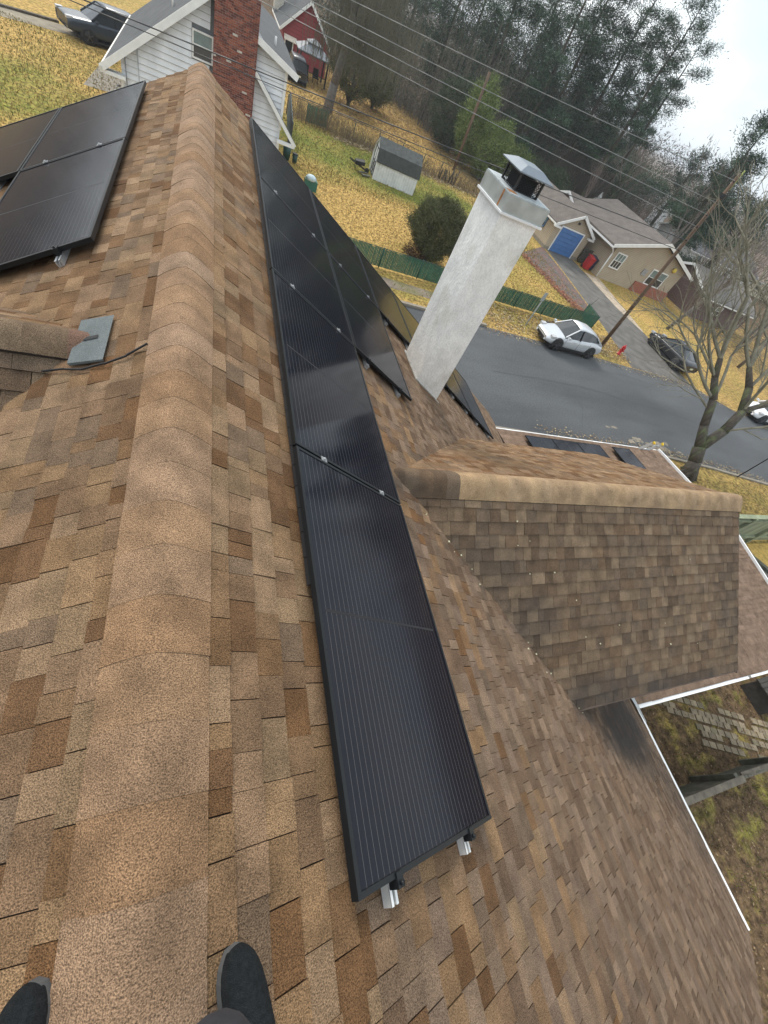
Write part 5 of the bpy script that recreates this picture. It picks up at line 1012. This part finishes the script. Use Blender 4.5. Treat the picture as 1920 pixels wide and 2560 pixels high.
# pines --------------------------------------------------------------
NT = [(.055, .10, .055), (.042, .08, .048), (.07, .12, .06), (.03, .06, .04), (.085, .135, .085)]
def clump(b, c, r, n, tones, size, droop=0., flat=.55):
    for i in range(n):
        v = Vector((random.gauss(0, 1), random.gauss(0, 1), random.gauss(0, flat))) * (r * .55); p = c + v
        d = (v * .6 / max(r, .01) + Vector((U(-1, 1), U(-1, 1), U(-.4, 1.1) - droop))).normalized() * size * U(.7, 1.4); s = d.cross(Vector((U(-1, 1), U(-1, 1), U(-1, 1)))).normalized() * size * .13
        b.add([p - s, p + s, p + d], [(0, 1, 2)], tone=random.choice(tones))
def pine(x, y_, hgt, lb, seedn, spread=3.2, lean=(0, 0), start=.3, dens=1., tones=NT, cs=.24, grp='evergreen trees beyond the lawns', r=.32, limbs=None, z0=G, name='pine_tree'):
    random.seed(seedn); t = thing(name, (x, y_, z0), lb, 'tree', grp); top = Vector((x + lean[0], y_ + lean[1], z0 + hgt)); bs = Vector((x, y_, z0)); b = MB()
    pts = [bs.lerp(top, k / 6) + Vector((U(-.15, .15), U(-.15, .15), 0)) * (k > 0) for k in range(7)]; b.path(pts, [r * (1 - k / 6.6) for k in range(7)], 8)
    fb = MB(); nl = limbs or int(hgt * 2.9)
    for i in range(nl):
        tt = start + (1 - start) * (i + rnd()) / nl; o = bs.lerp(top, tt); a = U(0, 6.28); env = math.sin(min(1, (1 - tt) * 1.25 + .12) * math.pi / 2); ln = spread * env * U(.55, 1.1)
        d = Vector((math.cos(a), math.sin(a), U(.05, .45))); e_ = o + d * ln; b.tube(o, e_, r * .22 * (1 - tt * .6), .02, 4, False)
        m = max(2, int(ln / .55))
        for k in range(m):
            f = .35 + .65 * (k + 1) / m; c = o.lerp(e_, f) + Vector((U(-.3, .3), U(-.3, .3), U(-.1, .4)))
            dk_ = U(.4, 1.15); clump(fb, c, U(.5, .9), int(100 * dens), [tuple(q * dk_ for q in w_) for w_ in tones], cs)
    b.build('trunk', bark, t); fb.build('crown', needles, t); return len(fb.f)
tot = 0
PN = [(33, 57, 19, 3.6), (37, 60, 21, 4.0), (41, 58.5, 20, 3.8), (44.5, 56, 19.5, 4.4), (29, 63, 17, 3.4), (36, 68, 20, 3.6), (48, 64, 18, 3.4), (25.5, 70, 16, 3.2), (31, 76, 18, 3.6), (20, 84, 17, 3.6), (26, 88, 18, 3.8)]
LBL = ['tall dark pine left of the leaning pole in the evergreen stand', 'ivy covered tall pine in the middle of the evergreen stand', 'tall pine with bare gaps against the pale sky', 'outermost tall pine whose limbs reach out over the sky', 'dark pine at the back of the bamboo clump', 'tall pine deep in the evergreen stand', 'pine rising right of the evergreen stand', 'dark pine at the edge of the orange lawn', 'pine standing behind the tall bare vines', 'pine far behind the weeping tree', 'farther pine behind the weeping tree']
for i, (x, y_, h_, s_) in enumerate(PN): tot += pine(x, y_, h_, LBL[i], 100 + i, s_, start=.16 if i not in (2, 3) else .25, dens=1.0)
# long limbs of the outer pine
pine(50.5, 60, 17.5, 'pine with two long limbs stretching right over the open sky', 133, 6.0, start=.62, dens=1.1, limbs=16)
# right-hand pines
for i, (x, y_, h_, s_, lb) in enumerate(((48, 42, 14.5, 3.0, 'slender pine right of the gap of sky with open crown'), (50.5, 38, 16.5, 3.4, 'tall open crowned pine at the right frame edge'), (53, 46, 12, 3.2, 'shorter pine behind the open crowned pines at right'), (58, 50, 11.5, 3.2, 'bushy pine behind the utility pole top'), (64, 62, 11, 3.0, 'dark pine standing before the bright white house'), (68, 84, 14.5, 4.2, 'broad blue green pine low on the horizon beside the sky gap'))): pine(x, y_, h_, lb, 200 + i, s_, start=.28, dens=.8 if i != 5 else 1.2, cs=.28)
# ivy covered trunk right of the cupola
def ivy(x, y_, h_, lb, sd_, r=.75):
    random.seed(sd_); t = thing('ivy_covered_tree', (x, y_, G), lb, 'tree'); b = MB(); b.tube((x, y_, G), (x + .3, y_, G + h_), .3, .15, 8); b.build('trunk', bark, t); f = MB(); n = int(h_ * 5)
    for i in range(n): z = G + h_ * i / n; clump(f, Vector((x + U(-.4, .4) + .3 * i / n, y_ + U(-.4, .4), z)), r * U(.6, 1.2), 30, [(.03, .06, .02), (.02, .045, .018), (.045, .08, .03)], .26, flat=1)
    f.build('ivy', needles, t)
    b = MB()
    for i in range(5): branch(b, (x + .3, y_, G + h_ * U(.6, 1)), (U(-1, 1), U(-1, 1), .8), 1.6, .07, 3, .5, 2, .1, 4, .006)
    b.build('crown', twig, t)
ivy(47.0, 54, 6.5, 'ivy covered leaning trunk behind the garage and tan house', 5)
# weeping tree, holly, bushes near the orange lawn
wt = thing('weeping_tree', (9.95, 51.6, G), 'thick trunk with drooping bare twigs in front of the orange lawn', 'tree'); random.seed(9)
b = MB(); b.path([Vector(p) for p in ((9.95, 51.6, G), (10.1, 51.6, -5.6), (10.4, 51.7, -3.6), (10.6, 51.8, -1.2), (10.8, 52, 1.2))], [.48, .36, .32, .26, .18], 10); b.build('trunk', bark_grey, wt)
b = MB()
for i in range(60):
    a = U(0, 6.28); r_ = U(.5, 4.2); zt = U(-3.2, 2.4); c = Vector((12.0 + math.cos(a) * r_, 52 + math.sin(a) * r_, zt)); b.tube((10.8, 51.9, min(zt - .4, U(-3.5, 1))), c, .05, .02, 4, False)
    for k in range(26):
        p = c + Vector((U(-.9, .9), U(-.9, .9), U(-.3, .5))); pts = [p]; 
        for q in range(4): pts.append(pts[-1] + Vector((U(-.12, .12), U(-.12, .12), -U(.3, .75))))
        b.path(pts, [.016] * 5, 3)
b.build('drooping_twigs', mat('drooping_twigs', (.12, .11, .075), .95, var=.3), wt)
def bush(name, lb, c, rx, ry, rz, n, tones, size, trunk=True, sd_=1, cat='bush', stem=.12, grp=None):
    random.seed(sd_); t = thing(name, (c[0], c[1], G), lb, cat, grp); f = MB(); c = Vector(c)
    for i in range(n):
        v = Vector((random.gauss(0, 1), random.gauss(0, 1), random.gauss(0, 1))).normalized(); k = U(.55, 1.0) ** .5 * (1 + .12 * math.sin(v.x * 5 + v.z * 7)); p = c + Vector((v.x * rx, v.y * ry, v.z * rz)) * k
        if p.z < G + .02: continue
        s_ = .75 + .35 * rnd(); clump(f, p, size * 1.7, 30, [tuple(q * s_ for q in w_) for w_ in tones], size, flat=1)
    f.build('foliage', needles, t)
    if trunk:
        b = MB(); b.path([Vector((c.x, c.y, G)), Vector((c.x + .05, c.y, c.z - rz * .3)), Vector((c.x, c.y, c.z + rz * .4))], [stem, stem * .8, stem * .4], 7)
        for i in range(6): a = i * 1.05; b.tube((c.x, c.y, G + .15), (c.x + math.cos(a) * rx * .55, c.y + math.sin(a) * ry * .55, c.z), stem * .5, .02, 5)
        b.build('trunk', bark, t)
    return t
HT = [(.085, .10, .04), (.06, .072, .03), (.115, .13, .05), (.16, .145, .075)]
bush('round_evergreen', 'large round dark evergreen bush inside the green fence left of the white chimney', (12.35, 25.4, -5.9), 1.6, 1.5, 1.5, 1500, HT, .125, sd_=3, stem=.10)
bush('low_shrub', 'low reddish brown shrub at the foot of the round evergreen', (11.5, 25.0, -7.25), .8, .5, .4, 120, [(.10, .05, .04), (.07, .035, .03)], .09, sd_=4, trunk=False)
bush('holly_tree', 'broad dark leaved tree on the orange lawn, left of the smaller one', (13.1, 58.0, -5.2), 2.4, 2.4, 1.7, 520, HT, .20, sd_=5, cat='tree', stem=.2)
bush('holly_tree', 'smaller dark leaved tree on the orange lawn', (16.7, 62.2, -5.6), 1.9, 1.9, 1.5, 380, HT, .20, sd_=6, cat='tree', stem=.16)
BT = [(.19, .25, .07), (.14, .20, .055), (.25, .29, .10), (.10, .15, .045)]
for i, (c, rx, rz, lb) in enumerate((((25.4, 54.0, -3.9), 1.6, 3.3, 'tall yellow green bamboo clump at the end of the orange lawn'), ((27.5, 52.0, -5.2), 2.2, 2.4, 'middle bamboo clump arching toward the garage'), ((30.3, 51.5, -5.8), 2.2, 1.9, 'lower bamboo clump nearest the chimney hood'))): bush('bamboo_clump', lb, c, rx, rx, rz, 460, BT if i < 2 else [tuple(q * .75 for q in w_) for w_ in BT], .24, sd_=20 + i, trunk=True, stem=.05, cat='bamboo')
DG = [(.05, .085, .04), (.07, .105, .045), (.038, .062, .035), (.10, .10, .06)]
for i, (c, rx, rz, lb) in enumerate((((24.5, 58.5, -4.6), 2.2, 2.9, 'dark green shrub left of the bamboo clumps'), ((33, 52.5, -6.0), 2.6, 1.8, 'dark bush right of the bamboo clumps'), ((37.5, 53.5, -6.0), 2.4, 1.8, 'dark bush behind the garage roof'), ((45, 51, -6.2), 2.0, 1.5, 'dark green hedge behind the breezeway'), ((60, 47, -6.6), 3.0, 1.3, 'low green hedge behind the tan house roof'))): bush('evergreen_shrub', lb, c, rx, rx, rz, 300, DG, .26, sd_=40 + i, trunk=False)
# bare undergrowth and saplings of the wood edge as one mass
random.seed(77); b = MB()
for i in range(1900):
    t_ = rnd(); x = U(21, 60); y_ = 57 + abs(random.gauss(0, 9)) + max(0, (26 - x)) * 3.2; h_ = U(4, 11) * (1 if x < 46 else .55)
    p = Vector((x, y_, G)); q = p + Vector((U(-1, 1), U(-1, 1), h_ * .5)); e_ = q + Vector((U(-1, 1), U(-1, 1), h_ * .5)); b.path([p, q, e_], [.035, .025, .01], 3)
    for k in range(4): s_ = p.lerp(e_, U(.3, 1)); b.tube(s_, s_ + Vector((U(-1, 1), U(-1, 1), U(-.8, 1.2))), .014, .005, 3, False)
tag(b.build('undergrowth', mat('grey_brown_stems', (.12, .105, .08), .95, var=.3)), 'tangle of bare grey saplings and vines along the edge of the wood', 'undergrowth', kind='stuff')
random.seed(78); f = MB()
for i in range(4200):
    x = U(15, 64); y_ = 61 + abs(random.gauss(0, 10)) + max(0, 27 - x) * 2.6; z = U(G, 7.5) if x < 46 else U(G, -1); dk_ = U(.5, 1.4); clump(f, Vector((x, y_, z)), 1.15, 40, [tuple(q * dk_ for q in w_) for w_ in DG + NT], .30, flat=1)
tag(f.build('evergreen_wood', needles), 'dark evergreen mass of the wood behind the lawns', 'wood', kind='stuff')
# brown scrubby bare trees between the houses (medium distance)
random.seed(5)
brn = mat('brown_twigs', (.23, .175, .15), .95, var=.25)
spots = [(55, 62, 8), (59, 66, 9), (63, 74, 10), (57, 74, 9), (52, 68, 9), (66, 66, 8), (49, 60, 7), (43, 53, 6.5), (62, 56, 7), (55, 55, 6), (70, 64, 8), (75, 66, 9), (71, 54, 7), (60, 84, 10), (70, 92, 10), (80, 60, 8), (84, 70, 9), (62, 46, 6.5), (68, 44, 7), (46, 47, 5.5), (76, 50, 8), (88, 50, 8), (56, 43, 6.5)]
protos = []
for i, (x, y_, h_) in enumerate(spots):
    lbs = f'bare brown tree {["before", "behind", "beside", "left of", "right of"][i % 5]} the far houses'
    if i < 5:
        t = bare(x, y_, h_, 'bare brown tree of the thicket between the far houses', 'bare brown trees between the far houses', 300 + i, depth=4, mt=brn, r=.12); protos.append((t, h_))
    else:
        s_, hp = protos[i % 5]; t = copy_tree(s_); t.location = (x, y_, G); t.rotation_euler = (0, 0, i * 1.3); k = h_ / hp; t.scale = (k, k, k)
for i, (x, y_, h_, lb) in enumerate(((47, 41, 12, 'bare branching tree against the sky between the two groups of pines'), (58, 32, 11, 'bare tree behind the utility pole at right'), (38.5, 27.5, 8.5, 'bare tree at the corner of the tan house'), (46, 24, 9, 'bare tree beyond the white car at right'), (52, 29, 10, 'bare tree crowding the right frame edge'))): bare(x, y_, h_, lb, None, 400 + i, depth=5, r=.16)
# back fence scrub
b = MB(); random.seed(12)
for i in range(1500):
    x = U(6, 26.5); y_ = 45.2 + random.gauss(0, .5); h_ = U(.3, 1.1) * (1.4 if x < 10.5 else 1); p = Vector((x, y_, G)); q = p + Vector((U(-.3, .3), U(-.3, .3), h_)); b.tube(p, q, .012, .005, 3, False); b.tube(p.lerp(q, .5), q + Vector((U(-.3, .3), U(-.3, .3), -.1)), .008, .004, 3, False)
tag(b.build('brushwood', mat('dry_brush', (.20, .15, .09), .95, var=.3)), 'dry brush and dead stems along the chain link fence', 'brush', kind='stuff')
scatter('fallen_leaves', 'brown leaves drifted along the foot of the chain link fence', along([(9.5, 44.2), (14, 45.0), (20, 44.6), (26, 45)], .5), 1500, .11, TL_)
scatter('fallen_leaves', 'dark brown leaves strewn over the orange lawn under the trees', lambda: (random.gauss(16, 5), random.gauss(59, 7)), 3500, .13, [(.2, .1, .04), (.14, .08, .04), (.3, .17, .05)])
for i in range(6): 
    x = 19.9 + i * .35 + U(-.1, .1); t_ = thing('dead_stump', (x, 45.0, G), 'dark cut shrub stem before the chain link fence', 'stump', 'cut stems at the chain link fence'); part('stem', bark, t_, lambda b: [b.tube((x, 45.0, G), (x + U(-.2, .2), 45, G + U(.7, 1.2)), .08, .05, 6), b.tube((x, 45, G + .3), (x + U(-.4, .4), 45, G + .9), .05, .03, 5)])
# distant woods ring
random.seed(99); f = MB()
for i in range(5200):
    a = math.radians(U(25, 140)) if i < 4000 else U(0, 6.28); r_ = U(100, 175); x, y_ = math.cos(a) * r_, math.sin(a) * r_; z = U(G, G + 11.5) - 1; clump(f, Vector((x, y_, z)), 2.4, 22, [(.11, .095, .085), (.13, .11, .10), (.075, .085, .065), (.06, .075, .05)], .62, flat=.8)
tag(f.build('distant_woods', needles), 'grey brown distant woods along the horizon', 'woods', kind='stuff')

# ---------------------------------------------------------------- person: black knit shoes and dark trousers straddling the ridge
pr_ = thing('person', (0, -.5, -.1), 'person in black knit shoes and dark trousers standing astride the ridge', 'person')
jean = mat('charcoal_trousers', (.028, .028, .034), .9, var=.2, scale=30, grain=.2, gscale=400); jack = mat('black_jacket', (.02, .02, .022), .85, var=.2, scale=20); skin = mat('skin', (.45, .27, .2), .6, var=.05)
def skinned(name, pts, edges, rad, mt, root=0, sub=2):
    me = bpy.data.meshes.new(name); o0 = ORG[pr_.name]; me.from_pydata([tuple(Vector(p) - Vector(o0)) for p in pts], edges, []); o = bpy.data.objects.new(name, me); C.objects.link(o); o.parent = pr_; ORG[o.name] = o0
    md = o.modifiers.new('skin', 'SKIN'); md.use_smooth_shade = True
    for i, r in enumerate(rad):
        me.skin_vertices[0].data[i].radius = (r, r) if not isinstance(r, tuple) else r
        me.skin_vertices[0].data[i].use_root = i == root
    s_ = o.modifiers.new('sub', 'SUBSURF'); s_.levels = s_.render_levels = sub; me.materials.append(mt); return o
R_ankle, L_ankle = Vector((.238, -.50, -.03)), Vector((-.25, -.44, -.03))
skinned('body', [(0, -.80, .80), (0, -.78, 1.02), (0, -.70, 1.24), (0, -.63, 1.34), (0, -.60, 1.42), (.17, -.68, 1.24), (.26, -.55, 1.02), (.12, -.24, 1.22), (-.17, -.68, 1.24), (-.26, -.55, 1.02), (.0, -.24, 1.24)],
        [(0, 1), (1, 2), (2, 3), (3, 4), (2, 5), (5, 6), (6, 7), (2, 8), (8, 9), (9, 10)], [.15, .14, .14, .06, .06, .07, .05, .035, .07, .05, .035], jack)
skinned('trousers', [(0, -.80, .80), (.10, -.80, .76), (.135, -.29, .42), tuple(R_ankle + Vector((0, -.02, .10))), (-.10, -.80, .76), (-.26, -.62, .40), tuple(L_ankle + Vector((0, -.03, .10)))],
        [(0, 1), (1, 2), (2, 3), (0, 4), (4, 5), (5, 6)], [.14, .095, .068, .058, .095, .068, .056], jean)
hb = MB(); hb.lathe((0, -.57, 1.40), [(.03, 0), (.07, .03), (.085, .1), (.08, .18), (.05, .24), (.01, .26)], 16); hb.build('head', skin, pr_)
hb = MB(); hb.lathe((0, -.59, 1.50), [(.09, 0), (.092, .07), (.06, .15), (.01, .175)], 16); hb.build('hair', dark, pr_)
hb = MB(); hb.lathe((0, -.485, 1.49), [(.012, 0), (.006, .03)], 8, axis=(0, 1, 0)); hb.build('nose', skin, pr_)
for s in (1, -1): hb = MB(); hb.lathe((s * .03, -.497, 1.52), [(.008, 0), (.004, .006)], 8, axis=(0, 1, 0)); hb.build('eye', dark, pr_)
for hx in (.12, 0.):
    hb = MB(); hb.box((hx - .035, -.24, 1.21), (hx + .035, -.16, 1.235)); 
    for q in range(4): hb.path([Vector((hx - .028 + q * .018, -.165, 1.222)), Vector((hx - .028 + q * .018, -.13 + .004 * q, 1.232)), Vector((hx - .028 + q * .018, -.115, 1.25))], [.008, .007, .006], 6)
    hb.path([Vector((hx + .035, -.2, 1.222)), Vector((hx + .05, -.17, 1.24))], [.009, .007], 6); hb.build('hand', skin, pr_)
knit = mat('black_knit', (.026, .030, .033), .95, var=.25, scale=90, bump=.6, bscale=500, grain=.3, gscale=500, spec=.15)
def shoe(toe, heel, nrm, label):
    toe, heel, nrm = Vector(toe), Vector(heel), Vector(nrm).normalized(); ax = (toe - heel).normalized(); Lh = (toe - heel).length; sd = ax.cross(nrm).normalized(); b = MB(); S_ = 15; K = 14; vs = []; vv2 = []
    prof = [(0, .020, .05), (.03, .032, .075), (.10, .036, .092), (.22, .038, .100), (.36, .040, .094), (.5, .044, .082), (.62, .049, .070), (.74, .049, .062), (.84, .044, .055), (.91, .035, .048), (.96, .022, .040), (1.0, .008, .030)]
    for t, w_, h_ in prof:
        cx = heel + ax * (t * Lh) + sd * (.006 * math.sin(t * 3.1)); 
        for k in range(K): a = 2 * math.pi * k / K; z_ = math.sin(a); vs.append(cx + sd * ((w_ + .009) * math.cos(a) * (1 if z_ < .3 else 1 - .12 * z_)) + nrm * (.022 + (h_ - .012) * (max(z_, 0) ** .8) if z_ > 0 else .018 + z_ * .012))
    m_ = len(prof); fs = [(i * K + k, i * K + (k + 1) % K, (i + 1) * K + (k + 1) % K, (i + 1) * K + k) for i in range(m_ - 1) for k in range(K)] + [tuple(range(K))[::-1], tuple(range((m_ - 1) * K, m_ * K))]
    b.add(vs, fs, smooth=True); o = b.build('shoe', knit, pr_); md = o.modifiers.new('s', 'SUBSURF'); md.levels = md.render_levels = 2; o['label'] = label
    b = MB(); vs = []
    for hh in (0, .022):
        for sgn in (1, -1):
            pr2 = prof if sgn > 0 else prof[::-1]
            for t, w_, h_ in pr2: vs.append(heel + ax * (t * Lh * 1.0) + sd * (sgn * (w_ + .0055) + .006 * math.sin(t * 3.1)) + nrm * hh)
    q = 2 * m_; b.add(vs, [tuple(range(q))[::-1], tuple(range(q, 2 * q))] + [(i, (i + 1) % q, q + (i + 1) % q, q + i) for i in range(q)], smooth=False); b.build('sole', mat('grey_rubber_sole', (.085, .088, .09), .8), o)
    b = MB()
    b.tube(heel + ax * .07 + nrm * .078, heel + ax * .075 + nrm * .105, .044, .050, 16); b.build('collar', knit, o)
    for k in range(5):
        f_ = .13 + k * .05; b = MB(); q_ = [heel + ax * (Lh * f_) + sd * (x_ * .040) + nrm * (.118 - k * .0055 - abs(x_) ** 2.4 * .05) for x_ in (-.85, -.5, 0, .5, .85)]; b.path(q_, [.0035] * 5, 5); b.build('fold', knit, o)
n_r = (st, 0, ct)
a_ = rpt(.228, -.290, .010); h_ = rpt(.285, -.585, .010); shoe(a_, h_, n_r, 'right shoe on the right slope')
a_ = rpt(.205, -.222, .010, -1); h_ = rpt(.290, -.505, .010, -1); shoe(a_, h_, (-st, 0, ct), 'left shoe on the left slope')
# ---------------------------------------------------------------- haze
hm = bpy.data.materials.new('haze_air'); hm.use_nodes = True; t = hm.node_tree; t.nodes.clear(); o_ = N(t, 'ShaderNodeOutputMaterial'); v_ = N(t, 'ShaderNodeVolumePrincipled'); v_.inputs['Color'].default_value = (.9, .94, 1, 1); v_.inputs['Density'].default_value = .0006; v_.inputs['Anisotropy'].default_value = .2; t.links.new(v_.outputs[0], o_.inputs['Volume'])
b = MB(); b.box((-2520, -2520, G - 1), (2520, 2520, 22)); tag(b.build('haze', hm), kind='stuff')
